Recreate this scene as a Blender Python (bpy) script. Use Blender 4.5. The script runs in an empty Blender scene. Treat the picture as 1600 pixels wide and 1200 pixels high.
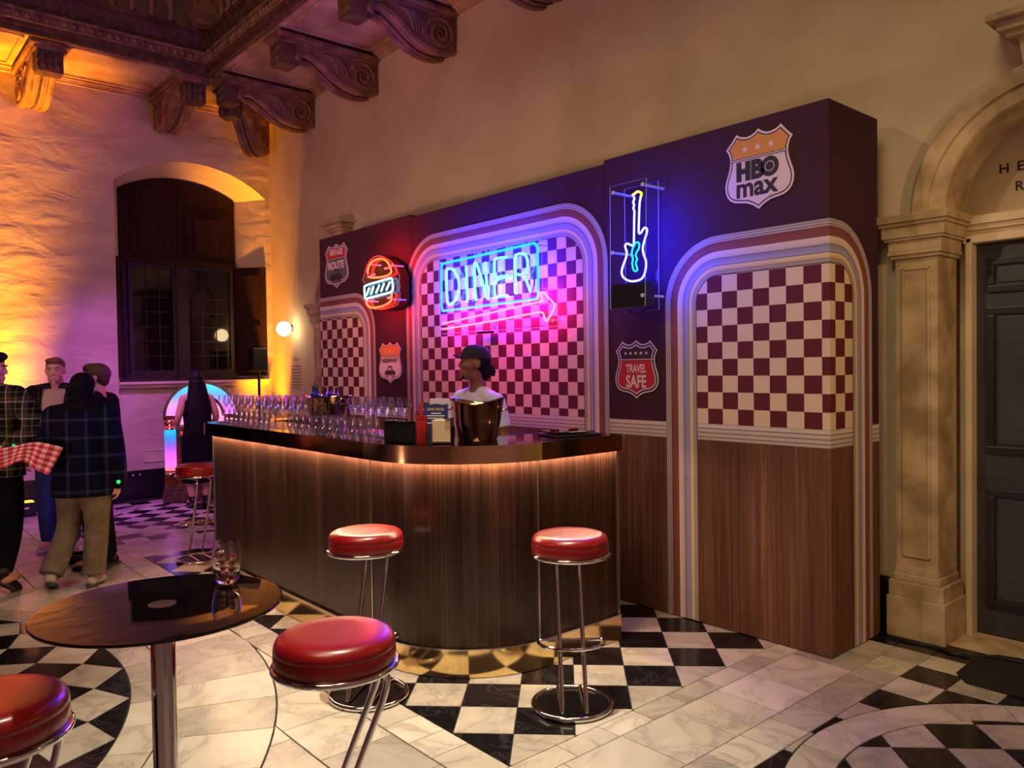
import bpy, bmesh, math, random
from mathutils import Vector, Matrix
random.seed(7)
C = bpy.context.scene.collection
SC = bpy.context.scene
PI = math.pi

# ------------------------------------------------------------------ camera
YAW, PITCH, ROLL = math.radians(48.953), math.radians(-1.2601), math.radians(-0.8543)
def cam_axes():
    d = Vector((-math.sin(YAW)*math.cos(PITCH), math.cos(YAW)*math.cos(PITCH), math.sin(PITCH)))
    r = Vector((math.cos(YAW), math.sin(YAW), 0)); u = r.cross(d)
    c, s = math.cos(ROLL), math.sin(ROLL)
    return r*c + u*s, u*c - r*s, d
_r, _u, _d = cam_axes()
cam = bpy.data.cameras.new('camera'); cam.sensor_width = 36.0; cam.lens = 36.0*1226.28/1600
cam.clip_start = 0.05; cam.clip_end = 100
cam_o = bpy.data.objects.new('camera', cam); C.objects.link(cam_o)
cam_o.matrix_world = Matrix(((_r.x,_u.x,-_d.x,0),(_r.y,_u.y,-_d.y,0),(_r.z,_u.z,-_d.z,1.6),(0,0,0,1)))
SC.camera = cam_o
CAM = Vector((0,0,1.6))

# ------------------------------------------------------------------ colour management, world
vs = SC.view_settings
vs.view_transform = 'Standard'; vs.look = 'None'; vs.gamma = 1.0; vs.use_curve_mapping = False
vs.exposure = 0.0
SC.cycles.transparent_max_bounces = 64      # rows of glasses behind one another
SC.cycles.max_bounces = 16
w = bpy.data.worlds.new('night'); SC.world = w; w.use_nodes = True
w.node_tree.nodes['Background'].inputs[0].default_value = (0.02,0.02,0.035,1)
w.node_tree.nodes['Background'].inputs[1].default_value = 0.4

# ------------------------------------------------------------------ lights
def aim(o, tgt):
    o.rotation_euler = (Vector(tgt)-o.location).to_track_quat('-Z','Y').to_euler()
def area(name, loc, tgt, power, col, sx, sy=None, spread=180):
    l = bpy.data.lights.new(name,'AREA'); l.energy = power; l.color = col
    l.shape = 'RECTANGLE' if sy else 'SQUARE'; l.size = sx
    if sy: l.size_y = sy
    l.spread = math.radians(spread)
    o = bpy.data.objects.new(name,l); C.objects.link(o); o.location = loc; aim(o,tgt); return o
def spot(name, loc, tgt, power, col, angle, blend=0.5, radius=0.08):
    l = bpy.data.lights.new(name,'SPOT'); l.energy = power; l.color = col
    l.spot_size = math.radians(angle); l.spot_blend = blend; l.shadow_soft_size = radius
    o = bpy.data.objects.new(name,l); C.objects.link(o); o.location = loc; aim(o,tgt); return o
def point(name, loc, power, col, radius=0.05):
    l = bpy.data.lights.new(name,'POINT'); l.energy = power; l.color = col; l.shadow_soft_size = radius
    o = bpy.data.objects.new(name,l); C.objects.link(o); o.location = loc; return o
# house lighting high in the hall: dim warm wash on the bar side, violet wash on the window side
area('hall_fill_light', (-1.4,-1.4,8.8), (-1.9,2.4,1.4), 115, (1.0,0.76,0.42), 3.0, 3.0, 120)
area('violet_fill_light', (-4.4,-5.2,5.0), (-10.2,2.6,1.6), 14, (0.80,0.44,0.86), 1.2, 0.8, 75)
# spots on the floor by the counter and on the backdrop
spot('bar_spot_light', (-2.5,1.9,8.9), (-2.75,1.65,0.0), 3000, (1.0,0.90,0.70), 27, 0.9, 0.10)
spot('backdrop_spot_light', (-5.2,-4.6,5.4), (-1.9,4.3,1.7), 430, (1.0,0.76,0.52), 25, 0.9, 0.12)
# amber LED uplighters standing on the floor along the window wall
AMB = (1.0,0.34,0.008)
area('amber_up_light', (-10.28,1.45,0.20), (-10.42,1.45,4.0), 62, AMB, 0.50, 0.05, 34)
area('amber_corner_light', (-10.24,4.40,0.20), (-10.40,4.62,4.2), 27, AMB, 0.14, 0.05, 36)
spot('door_side_fill_light', (0.75,3.0,2.6), (-2.0,4.4,1.5), 110, (1.0,0.62,0.28), 70, 0.8, 0.10)  # added warm fill from the right, brightens the end face of the backdrop
spot('pink_wash_light', (-4.4,-0.8,5.0), (-8.6,4.5,1.1), 230, (1.0,0.40,0.80), 36, 0.9, 0.12)
spot('bar_top_light', (-4.9,2.9,8.9), (-4.9,2.42,1.2), 900, (1.0,0.66,0.88), 20, 0.8, 0.10)
# added unseen fill from low in the hall, rosy on the gallery soffit
area('soffit_fill_light', (-5.2,-2.6,0.3), (-6.4,4.0,5.2), 32, (1.0,0.50,0.42), 0.5, 0.5, 80)
# violet LED wash beside the jukebox
spot('violet_wash_light', (-8.4,2.0,4.6), (-10.3,2.9,0.1), 620, (0.62,0.10,1.0), 52, 0.9, 0.10)

# ------------------------------------------------------------------ materials
def lin(c):
    return tuple((v/255/12.92 if v/255 <= 0.04045 else ((v/255+0.055)/1.055)**2.4) for v in c)
MATS = {}
def mat(name, rgb=(128,128,128), rough=0.5, metal=0.0, spec=0.5, **kw):
    if name in MATS: return MATS[name]
    m = bpy.data.materials.new(name); m.use_nodes = True
    b = m.node_tree.nodes['Principled BSDF']
    b.inputs['Base Color'].default_value = (*lin(rgb),1); b.inputs['Roughness'].default_value = rough
    b.inputs['Metallic'].default_value = metal; b.inputs['Specular IOR Level'].default_value = spec
    for k,v in kw.items(): b.inputs[k.replace('_',' ')].default_value = v
    MATS[name] = m; return m
def nodes(m): return m.node_tree.nodes, m.node_tree.links, m.node_tree.nodes['Principled BSDF']
def ramp(nt, stops, interp='LINEAR'):
    r = nt.nodes.new('ShaderNodeValToRGB'); r.color_ramp.interpolation = interp
    e = r.color_ramp.elements
    while len(e) < len(stops): e.new(0.5)
    for i,(p,c) in enumerate(stops):
        e[i].position = p; e[i].color = (*lin(c),1)
    return r
def noisy(m, c1, c2, scale=(1,1,1), nscale=5, detail=6, dist=0.0, lo=0.35, hi=0.65, coord='Object', bump=0.0, rough_var=None):
    """base colour mixed between two colours by noise; optional bump"""
    n,l,b = nodes(m); nt = m.node_tree
    tc = n.new('ShaderNodeTexCoord'); mp = n.new('ShaderNodeMapping'); mp.inputs['Scale'].default_value = scale
    l.new(tc.outputs[coord], mp.inputs['Vector'])
    no = n.new('ShaderNodeTexNoise'); no.inputs['Scale'].default_value = nscale; no.inputs['Detail'].default_value = detail
    no.inputs['Distortion'].default_value = dist
    l.new(mp.outputs[0], no.inputs['Vector'])
    r = ramp(nt, [(lo,c1),(hi,c2)]); l.new(no.outputs['Fac'], r.inputs[0]); l.new(r.outputs[0], b.inputs['Base Color'])
    if bump:
        bp = n.new('ShaderNodeBump'); bp.inputs['Strength'].default_value = bump; bp.inputs['Distance'].default_value = 0.03 if bump==0.55 else 0.01
        l.new(no.outputs['Fac'], bp.inputs['Height']); l.new(bp.outputs[0], b.inputs['Normal'])
    return m
def emit(name, rgb, strength, linear=False):
    if name in MATS: return MATS[name]
    m = bpy.data.materials.new(name); m.use_nodes = True
    n,l,b = nodes(m)
    c = rgb if linear else lin(rgb)
    b.inputs['Base Color'].default_value = (0.02,0.02,0.02,1)
    b.inputs['Emission Color'].default_value = (*c,1); b.inputs['Emission Strength'].default_value = strength
    MATS[name] = m; return m

M_wall = noisy(mat('plaster', rough=0.85, spec=0.2), (192,173,143), (208,190,160), nscale=1.6, detail=5, bump=0.12)
M_wall_rough = noisy(mat('rough_plaster', rough=0.85, spec=0.2), (190,170,148), (208,190,168), scale=(1,0.7,1.8), nscale=2.4, detail=6, dist=0.5, bump=0.55)
M_stone = noisy(mat('limestone', rough=0.75, spec=0.25), (150,128,98), (206,182,146), nscale=4.5, detail=8, bump=0.25)
M_ceilpaint = noisy(mat('gallery_soffit_paint', rough=0.7), (150,116,92), (196,164,132), scale=(1,1,1), nscale=3.0, detail=6, bump=0.08)
M_bracket = noisy(mat('carved_brown_wood', rough=0.5), (104,72,54), (152,112,86), nscale=9, detail=6, bump=0.35)
M_bracket_d = noisy(mat('carved_dark_wood', rough=0.5), (66,43,33), (104,72,55), nscale=14, detail=6, bump=0.5)
M_skirt = mat('black_skirting_paint', (26,22,26), 0.35)
M_white_paint = noisy(mat('cream_joinery_paint', rough=0.5), (206,188,158), (222,206,178), nscale=3)
M_door = noisy(mat('slate_door_paint', rough=0.38), (50,52,58), (60,62,68), nscale=3)
M_door_d = mat('slate_door_bead', (30,28,33), 0.35)
M_shutter = noisy(mat('brown_shutter_wood', rough=0.7,spec=0.2), (36,17,10), (50,25,15), scale=(6,6,0.6), nscale=4, bump=0.1)
M_frame_d = mat('dark_window_frame', (38,22,18), 0.45)
M_pane = mat('night_window_glass', (22,20,20), 0.06, 0.0, 0.7)
M_black = mat('black_plastic', (14,13,15), 0.4)
M_black_gloss = mat('black_glass', (8,7,8), 0.03, 0.0, 0.45)
M_grey = mat('grey_print', (96,78,92), 0.7)
M_chrome = mat('chrome', (225,222,220), 0.07, 1.0)
M_chrome_d = mat('brushed_steel', (190,186,182), 0.25, 1.0)
M_gold = noisy(mat('brass_mirror_laminate', rough=0.12, metal=1.0), (246,214,146), (252,226,164), scale=(40,40,2), nscale=3)
M_bronze = mat('bronze_mirror_edge', (150,112,72), 0.10, 1.0)
M_red = noisy(mat('red_vinyl', rough=0.34, spec=0.5), (138,7,12), (148,9,14), nscale=6)
M_red.node_tree.nodes['Principled BSDF'].inputs['Coat Weight'].default_value=0.5; M_red.node_tree.nodes['Principled BSDF'].inputs['Coat Roughness'].default_value=0.22
M_glass = mat('clear_glass', (255,255,255), 0.0, 0.0, 0.5, Transmission_Weight=1.0, IOR=1.46)
M_thin = mat('thin_glass', (255,255,255), 0.0, 0.0, 0.5)
M_acrylic = mat('clear_acrylic', (255,255,255), 0.0, 0.0, 0.5)
def thin_clear(m, blend, power, top, base, tint):
    n,l,b = nodes(m); out = n['Material Output']
    tr = n.new('ShaderNodeBsdfTransparent'); gl = n.new('ShaderNodeBsdfGlossy'); gl.inputs['Roughness'].default_value = 0.02
    mx = n.new('ShaderNodeMixShader'); lw = n.new('ShaderNodeLayerWeight'); lw.inputs['Blend'].default_value = blend
    pw = n.new('ShaderNodeMath'); pw.operation = 'POWER'; pw.inputs[1].default_value = power; l.new(lw.outputs['Facing'], pw.inputs[0])
    ma = n.new('ShaderNodeMath'); ma.operation = 'MULTIPLY_ADD'; ma.inputs[1].default_value = top; ma.inputs[2].default_value = base; l.new(pw.outputs[0], ma.inputs[0])
    tr.inputs[0].default_value = (*tint,1)
    l.new(ma.outputs[0], mx.inputs[0]); l.new(tr.outputs[0], mx.inputs[1]); l.new(gl.outputs[0], mx.inputs[2]); l.new(mx.outputs[0], out.inputs['Surface'])
thin_clear(M_acrylic, 0.5, 4.0, 0.5, 0.025, (0.95,0.965,0.97))
thin_clear(M_thin, 0.5, 2.2, 0.9, 0.05, (0.975,0.975,0.98))
M_thin.node_tree.nodes['Glossy BSDF'].inputs['Roughness'].default_value = 0.10
M_acr_edge = mat('acrylic_edge', (205,215,225), 0.2, 0.0, 0.5)

# ------------------------------------------------------------------ mesh builder
class MB:
    def __init__(s): s.v=[]; s.f=[]; s.m=[]; s.uv=[]; s.smooth=[]
    def face(s, idx, mi=0, uv=None, sm=False): s.f.append(tuple(idx)); s.m.append(mi); s.uv.append(uv); s.smooth.append(sm)
    def add(s, vs, fs, mi=0, sm=False):
        o=len(s.v); s.v += [Vector(p) for p in vs]
        for f in fs: s.face([i+o for i in f], mi, None, sm)
        return s
    def box(s, a, b, mi=0):
        x0,y0,z0=[min(p,q) for p,q in zip(a,b)]; x1,y1,z1=[max(p,q) for p,q in zip(a,b)]
        return s.add([(x0,y0,z0),(x1,y0,z0),(x1,y1,z0),(x0,y1,z0),(x0,y0,z1),(x1,y0,z1),(x1,y1,z1),(x0,y1,z1)],
              [(3,2,1,0),(4,5,6,7),(0,1,5,4),(1,2,6,5),(2,3,7,6),(3,0,4,7)], mi)
    def bbox(s, a, b, bev=0.004, mi=0):
        """box with chamfered edges"""
        bm = bmesh.new(); bmesh.ops.create_cube(bm, size=1)
        ce=[(p+q)/2 for p,q in zip(a,b)]; sz=[abs(q-p) for p,q in zip(a,b)]
        for v in bm.verts: v.co = Vector((ce[0]+v.co.x*sz[0], ce[1]+v.co.y*sz[1], ce[2]+v.co.z*sz[2]))
        bmesh.ops.bevel(bm, geom=list(bm.edges), offset=min(bev, min(sz)*0.45), segments=2, affect='EDGES', profile=0.7)
        return s.from_bm(bm, mi)
    def from_bm(s, bm, mi=0, sm=False, M=None):
        bm.verts.index_update(); o=len(s.v)
        for v in bm.verts: s.v.append((M @ v.co) if M else v.co.copy())
        for f in bm.faces: s.face([v.index+o for v in f.verts], mi, None, sm)
        bm.free(); return s
    def prism(s, poly, p0, ax, ay, n, t, mi=0, mi_side=None):
        """extrude 2D polygon laid in plane p0+ax*u+ay*v by t along n"""
        p0,ax,ay,n=Vector(p0),Vector(ax),Vector(ay),Vector(n); k=len(poly); o=len(s.v)
        base=[p0+ax*u+ay*v for u,v in poly]
        s.v += base + [p+n*t for p in base]
        flip = ax.cross(ay).dot(n)*t < 0
        a=list(range(o,o+k)); b=list(range(o+k,o+2*k))
        ar=sum(poly[i][0]*poly[(i+1)%k][1]-poly[(i+1)%k][0]*poly[i][1] for i in range(k))
        if ar<0: flip = not flip
        s.face(a if flip else a[::-1], mi); s.face(b[::-1] if flip else b, mi)
        ms = mi if mi_side is None else mi_side
        for i in range(k):
            j=(i+1)%k; q=(a[i],a[j],b[j],b[i]); s.face(q[::-1] if flip else q, ms)
        return s
    def tube(s, pts, r, seg=8, closed=False, mi=0, caps=True):
        pts=[Vector(p) for p in pts]; n=len(pts); rr = r if isinstance(r,(list,tuple)) else [r]*n
        o=len(s.v); prev=None
        for i,p in enumerate(pts):
            if closed: t=(pts[(i+1)%n]-pts[i-1])
            else: t=(pts[min(i+1,n-1)]-pts[max(i-1,0)])
            t = t.normalized() if t.length>1e-9 else Vector((0,0,1))
            if prev is None:
                a=Vector((0,0,1)) if abs(t.z)<0.9 else Vector((1,0,0)); x=t.cross(a).normalized()
            else: x=(prev-t*prev.dot(t)); x = x.normalized() if x.length>1e-6 else t.orthogonal().normalized()
            prev=x; y=t.cross(x)
            for k in range(seg):
                a=2*PI*k/seg; s.v.append(p+(x*math.cos(a)+y*math.sin(a))*rr[i])
        R = n if closed else n-1
        for i in range(R):
            i2=(i+1)%n
            for k in range(seg):
                k2=(k+1)%seg; s.face((o+i*seg+k,o+i*seg+k2,o+i2*seg+k2,o+i2*seg+k), mi, None, True)
        if caps and not closed:
            s.face(tuple(o+k for k in range(seg))[::-1], mi); s.face(tuple(o+(n-1)*seg+k for k in range(seg)), mi)
        return s
    def lathe(s, prof, c=(0,0,0), seg=24, mi=0, axis=None, sm=True):
        """prof: list of (radius, height); optional axis=(x,y,n) vectors"""
        c=Vector(c); o=len(s.v); n=len(prof)
        ax,ay,az = axis if axis else (Vector((1,0,0)),Vector((0,1,0)),Vector((0,0,1)))
        for r,h in prof:
            for k in range(seg):
                a=2*PI*k/seg; s.v.append(c+ax*(r*math.cos(a))+ay*(r*math.sin(a))+az*h)
        for i in range(n-1):
            for k in range(seg):
                k2=(k+1)%seg; s.face((o+i*seg+k,o+i*seg+k2,o+(i+1)*seg+k2,o+(i+1)*seg+k), mi, None, sm)
        if prof[0][0]>1e-5: s.face(tuple(o+k for k in range(seg))[::-1], mi)
        if prof[-1][0]>1e-5: s.face(tuple(o+(n-1)*seg+k for k in range(seg)), mi)
        return s
    def ball(s, c, r, seg=16, rings=10, mi=0, M=None):
        rx,ry,rz = r if isinstance(r,(tuple,list)) else (r,r,r); c=Vector(c); o=len(s.v)
        M = M or Matrix.Identity(3)
        for i in range(rings+1):
            t=PI*i/rings
            for k in range(seg):
                a=2*PI*k/seg; s.v.append(c+M@Vector((rx*math.sin(t)*math.cos(a),ry*math.sin(t)*math.sin(a),-rz*math.cos(t))))
        for i in range(rings):
            for k in range(seg):
                k2=(k+1)%seg; s.face((o+i*seg+k,o+i*seg+k2,o+(i+1)*seg+k2,o+(i+1)*seg+k), mi, None, True)
        return s
    def torus(s, c, R, r, seg=40, sub=8, mi=0, ry=None):
        c=Vector(c); return s.tube([c+Vector((R*math.cos(2*PI*k/seg),(ry or R)*math.sin(2*PI*k/seg),0)) for k in range(seg)], r, sub, True, mi)
    def loft(s, rings, seg=20, mi=0, cap=True, sm=True):
        """rings: (center, rx, ry[, yaw]) horizontal ellipses"""
        o=len(s.v)
        for q in rings:
            c=Vector(q[0]); yaw=q[3] if len(q)>3 else 0
            for k in range(seg):
                a=2*PI*k/seg; x,y=q[1]*math.cos(a),q[2]*math.sin(a)
                s.v.append(c+Vector((x*math.cos(yaw)-y*math.sin(yaw), x*math.sin(yaw)+y*math.cos(yaw),0)))
        for i in range(len(rings)-1):
            for k in range(seg):
                k2=(k+1)%seg; s.face((o+i*seg+k,o+i*seg+k2,o+(i+1)*seg+k2,o+(i+1)*seg+k), mi, None, sm)
        if cap:
            s.face(tuple(o+k for k in range(seg))[::-1], mi); s.face(tuple(o+(len(rings)-1)*seg+k for k in range(seg)), mi)
        return s
    def mesh(s, name, mats, inv=None):
        me = bpy.data.meshes.new(name)
        me.from_pydata([tuple((inv@v) if inv else v) for v in s.v], [], s.f)
        mats = mats if isinstance(mats,(list,tuple)) else [mats]
        for m in mats: me.materials.append(m)
        me.polygons.foreach_set('material_index', s.m); me.polygons.foreach_set('use_smooth', s.smooth)
        if any(u is not None for u in s.uv):
            uvl = me.uv_layers.new(name='UVMap'); data=[]
            for f,u in zip(s.f, s.uv): data += (list(u) if u else [(0,0)]*len(f))
            uvl.data.foreach_set('uv', [c for p in data for c in p])
        me.update()
        if any(s.smooth): me.set_sharp_from_angle(angle=math.radians(42))
        return me
    def build(s, name, mats, parent=None, local=False):
        inv=None
        if parent is not None and not local: inv = world_of(parent).inverted()
        o = bpy.data.objects.new(name, s.mesh(name, mats, inv)); C.objects.link(o)
        if parent is not None: o.parent = parent
        return o
def loc_mat(o): return Matrix.Translation(o.location) @ o.rotation_euler.to_matrix().to_4x4()
def world_of(o):
    m = loc_mat(o)
    while o.parent: o=o.parent; m = loc_mat(o) @ m
    return m
def thing(name, label, cat, loc=(0,0,0), rz=0, group=None):
    o = bpy.data.objects.new(name, None); C.objects.link(o); o.empty_display_size = 0.1
    o.location = loc; o.rotation_euler = (0,0,rz); tag(o, label, cat, group); return o
def tag(o, label, cat, group=None):
    o['label']=label; o['category']=cat
    if group: o['group']=group
    return o
def struct(o): o['kind']='structure'; return o
def stuff(o): o['kind']='stuff'; return o
def dup(root, loc, rz, label=None, group=None):
    """copy of a thing with its parts and sub-parts"""
    r = root.copy(); C.objects.link(r); r.location = loc; r.rotation_euler = (0,0,rz)
    if label: r['label']=label
    if group: r['group']=group
    def kids(a,b):
        for ch in list(a.children):
            c = ch.copy(); C.objects.link(c); c.parent = b; kids(ch,c)
    kids(root,r); return r
def smooth_path(pts, n=6, closed=False):
    """Catmull-Rom through points"""
    P=[Vector(p) for p in pts]; out=[]; N=len(P)
    for i in range(N if closed else N-1):
        if closed: a,b,c,d=P[i-1],P[i],P[(i+1)%N],P[(i+2)%N]
        else: a,b,c,d=P[max(i-1,0)],P[i],P[i+1],P[min(i+2,N-1)]
        for k in range(n):
            t=k/n; out.append(0.5*((2*b)+(c-a)*t+(2*a-5*b+4*c-d)*t*t+(3*b-a-3*c+d)*t**3))
    if not closed: out.append(P[-1])
    return out
def text_mb(body, size, bold=0.0, sx=1.0, align='CENTER', spacing=1.0):
    """lettering as flat 2D triangles: list of (points, faces)"""
    cu = bpy.data.curves.new('lettering','FONT'); cu.body=body; cu.size=size; cu.align_x=align; cu.offset=bold; cu.space_character=spacing
    cu.resolution_u = 4
    ob = bpy.data.objects.new('lettering',cu); C.objects.link(ob)
    dg = bpy.context.evaluated_depsgraph_get(); me = bpy.data.meshes.new_from_object(ob.evaluated_get(dg))
    pts=[(v.co.x*sx,v.co.y) for v in me.vertices]; fs=[tuple(p.vertices) for p in me.polygons]
    bpy.data.objects.remove(ob); bpy.data.curves.remove(cu); bpy.data.meshes.remove(me)
    return pts, fs
def put_text(mb, body, size, p0, ax, ay, mi=0, bold=0.0, sx=1.0, align='CENTER', spacing=1.0, fit=None):
    pts,fs = text_mb(body,size,bold,sx,align,spacing)
    if fit:
        x0=min(p[0] for p in pts); x1=max(p[0] for p in pts); y0=min(p[1] for p in pts); y1=max(p[1] for p in pts)
        pts=[((p[0]-x0)/(x1-x0)*fit[2]+fit[0], (p[1]-y0)/(y1-y0)*fit[3]+fit[1]) for p in pts]
    p0,ax,ay=Vector(p0),Vector(ax),Vector(ay)
    n=ax.cross(ay)
    mb.add([p0+ax*u+ay*v for u,v in pts], fs, mi)
def clip_half(poly, a, b, c):
    """keep a*x+b*y<=c"""
    out=[]
    for i in range(len(poly)):
        p,q=poly[i],poly[(i+1)%len(poly)]; dp=a*p[0]+b*p[1]-c; dq=a*q[0]+b*q[1]-c
        if dp<=0: out.append(p)
        if (dp<0<dq) or (dq<0<dp):
            t=dp/(dp-dq); out.append((p[0]+(q[0]-p[0])*t, p[1]+(q[1]-p[1])*t))
    return out
# ================================================================== room shell
XL, YB, XR, YF, ZT = -10.53, 4.72, 0.97, -7.0, 9.6
WIN_A, WIN_B, WIN_Z0, WIN_SP, WIN_TOP, WIN_D = 2.71, 4.655, 1.48, 3.98, 4.33, 0.36
def arch_pts(y0, y1, zs, zt, n=18):
    """segmental arch from (y0,zs) over zt to (y1,zs)"""
    h=(y1-y0)/2; s=zt-zs; R=(h*h+s*s)/(2*s); cy=(y0+y1)/2; cz=zt-R; a0=math.asin(h/R)
    return [(cy+R*math.sin(-a0+2*a0*k/n), cz+R*math.cos(-a0+2*a0*k/n)) for k in range(n+1)]
# window wall with arched opening
wl = MB()
AP = arch_pts(WIN_A, WIN_B, WIN_SP, WIN_TOP)
out = [(-7.0,0),(WIN_A,0),(WIN_A,WIN_SP)] + AP[1:-1] + [(WIN_B,WIN_SP),(WIN_B,0),(YB,0),(YB,ZT),(-7.0,ZT)]
def grid_wall(mb, quads): 
    for q in quads: mb.add(q, [tuple(range(len(q)))])
X=XL
def P(y,z,x=XL): return (x,y,z)
n_seg=60
def strip(y0,y1,z0,z1,ny,nz):
    for i in range(ny):
        for k in range(nz):
            a=y0+(y1-y0)*i/ny; b=y0+(y1-y0)*(i+1)/ny; c=z0+(z1-z0)*k/nz; d=z0+(z1-z0)*(k+1)/nz
            wl.add([P(a,c),P(b,c),P(b,d),P(a,d)],[(0,1,2,3)])
strip(YF,WIN_A,0,ZT,1,1); strip(WIN_B,YB,0,ZT,1,1)
for i in range(len(AP)-1):
    (a,za),(b,zb)=AP[i],AP[i+1]; wl.add([P(a,za),P(b,zb),P(b,ZT),P(a,ZT)],[(0,1,2,3)])
# soffit and reveals of the opening, slightly splayed, apron below the sill
xi=XL-WIN_D; SPL=0.17
AI = arch_pts(WIN_A+0.13, WIN_B-0.32, WIN_SP-0.02, WIN_TOP-0.17)
for i in range(len(AP)-1):
    (a,za),(b,zb)=AP[i],AP[i+1]; (c,zc),(d,zd)=AI[i],AI[i+1]
    wl.add([P(a,za),P(b,zb),P(d,zd,xi),P(c,zc,xi)],[(0,3,2,1)])
for (y0,y1) in ((WIN_A,WIN_A+0.13),(WIN_B,WIN_B-0.32)):
    wl.add([P(y0,WIN_Z0),P(y0,WIN_SP),P(y1,WIN_SP-0.02,xi),P(y1,WIN_Z0,xi)],[(0,1,2,3)])
ap=XL-0.035
wl.add([P(WIN_A,0),P(WIN_A,WIN_Z0),P(WIN_A,WIN_Z0,ap),P(WIN_A,0,ap)],[(0,1,2,3)])
wl.add([P(WIN_B,0),P(WIN_B,WIN_Z0),P(WIN_B,WIN_Z0,ap),P(WIN_B,0,ap)],[(0,1,2,3)])
wl.add([P(WIN_A,0,ap),P(WIN_B,0,ap),P(WIN_B,WIN_Z0,ap),P(WIN_A,WIN_Z0,ap)],[(0,1,2,3)])
struct(wl.build('wall_left', M_wall_rough))

# bar wall with round-headed door recess on the right
DC, DR_O, DR_I, DSP, DY = -1.19, 0.70, 0.52, 2.43, 5.05
wb = MB()
def Q(x,z,y=YB): return (x,y,z)
DR_W=0.575      # rough opening, the stone door case stands inside it
hp=[(DC-DR_W*math.cos(PI*k/24), DSP+DR_W*math.sin(PI*k/24)) for k in range(25)]
wb.add([Q(XL,0),Q(DC-DR_W,0),Q(DC-DR_W,ZT),Q(XL,ZT)],[(0,1,2,3)])
wb.add([Q(DC+DR_W,0),Q(XR,0),Q(XR,ZT),Q(DC+DR_W,ZT)],[(0,1,2,3)])
for i in range(24):
    (a,za),(b,zb)=hp[i],hp[i+1]; wb.add([Q(a,za),Q(b,zb),Q(b,ZT),Q(a,ZT)],[(0,1,2,3)])
    wb.add([Q(a,za),Q(b,zb),Q(b,zb,DY),Q(a,za,DY)],[(0,1,2,3)])
for s in (-1,1):
    x=DC+s*DR_W; wb.add([Q(x,0),Q(x,DSP),Q(x,DSP,DY),Q(x,0,DY)],[(0,1,2,3)])
wb.add([Q(p,z,DY) for p,z in hp]+[Q(DC+DR_W,0,DY),Q(DC-DR_W,0,DY)],[tuple(range(27))])
struct(wb.build('wall_back', M_wall))
m=MB(); m.add([(XR,YF,0),(XR,YB,0),(XR,YB,ZT),(XR,YF,ZT)],[(0,1,2,3)]); struct(m.build('wall_right', M_wall))
m=MB(); m.add([(XL,YF,0),(XR,YF,0),(XR,YF,ZT),(XL,YF,ZT)],[(0,1,2,3)]); struct(m.build('wall_front', M_wall))
m=MB(); m.add([(XL,YF,ZT),(XR,YF,ZT),(XR,YB,ZT),(XL,YB,ZT)],[(0,1,2,3)]); struct(m.build('ceiling', M_ceilpaint))

# baseboards, sill
m=MB()
for a,b in ((YF,WIN_A),(WIN_B,YB)):
    m.box((XL,a,0),(XL+0.045,b,0.30)); m.box((XL,a,0.30),(XL+0.03,b,0.365))
m.box((ap,WIN_A,0),(ap+0.045,WIN_B,0.30)); m.box((ap,WIN_A,0.30),(ap+0.03,WIN_B,0.365))
struct(m.build('baseboard_left', M_skirt))
m=MB()
for a,b in ((XL,-9.27),(-7.66,-2.03)):
    m.box((a,YB-0.045,0),(b,YB,0.26)); m.box((a,YB-0.03,0.26),(b,YB,0.325))
m.box((-0.34,YB-0.045,0),(XR,YB,0.26))
struct(m.build('baseboard_back', M_skirt))

# ------------------------------------------------------------------ window (shutters, casements)
win = struct(MB().box((xi-0.02,WIN_A-0.05,WIN_Z0),(xi-0.05,WIN_B+0.05,WIN_TOP+0.1)).build('window_1', M_frame_d))
yA, yB = WIN_A+0.13, WIN_B-0.32
m=MB(); m.box((xi-0.4,WIN_A,WIN_Z0-0.075),(XL+0.015,WIN_B,WIN_Z0-0.03)); m.box((xi-0.4,WIN_A,WIN_Z0-0.03),(XL+0.05,WIN_B,WIN_Z0))
m.build('window_sill', M_white_paint, win)
# closed shutter boards above (raised panels)
zmid=3.02
up=MB(); up.prism(([(yA,zmid)]+AI+[(yB,zmid)])[::-1], (xi,0,0),(0,1,0),(0,0,1),(1,0,0),0.045)
ub=up.build('shutter_board', M_shutter, win)
yc=(yA+yB)/2
for (a,b) in ((yA+0.14,yc-0.10),(yc+0.08,yB-0.12)):
    p=MB(); p.bbox((xi+0.045,a,zmid+0.12),(xi+0.058,b,zmid+0.74),0.004); p.bbox((xi+0.058,a+0.10,zmid+0.20),(xi+0.075,b-0.10,zmid+0.66),0.012); p.build('raised_panel', M_shutter, ub)
p=MB(); p.box((xi+0.045,yc-0.02,zmid),(xi+0.062,yc+0.02,zmid+1.05)); p.box((xi+0.045,yA,zmid),(xi+0.075,yB,zmid+0.07)); p.build('shutter_rail', M_shutter, ub)
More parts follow.
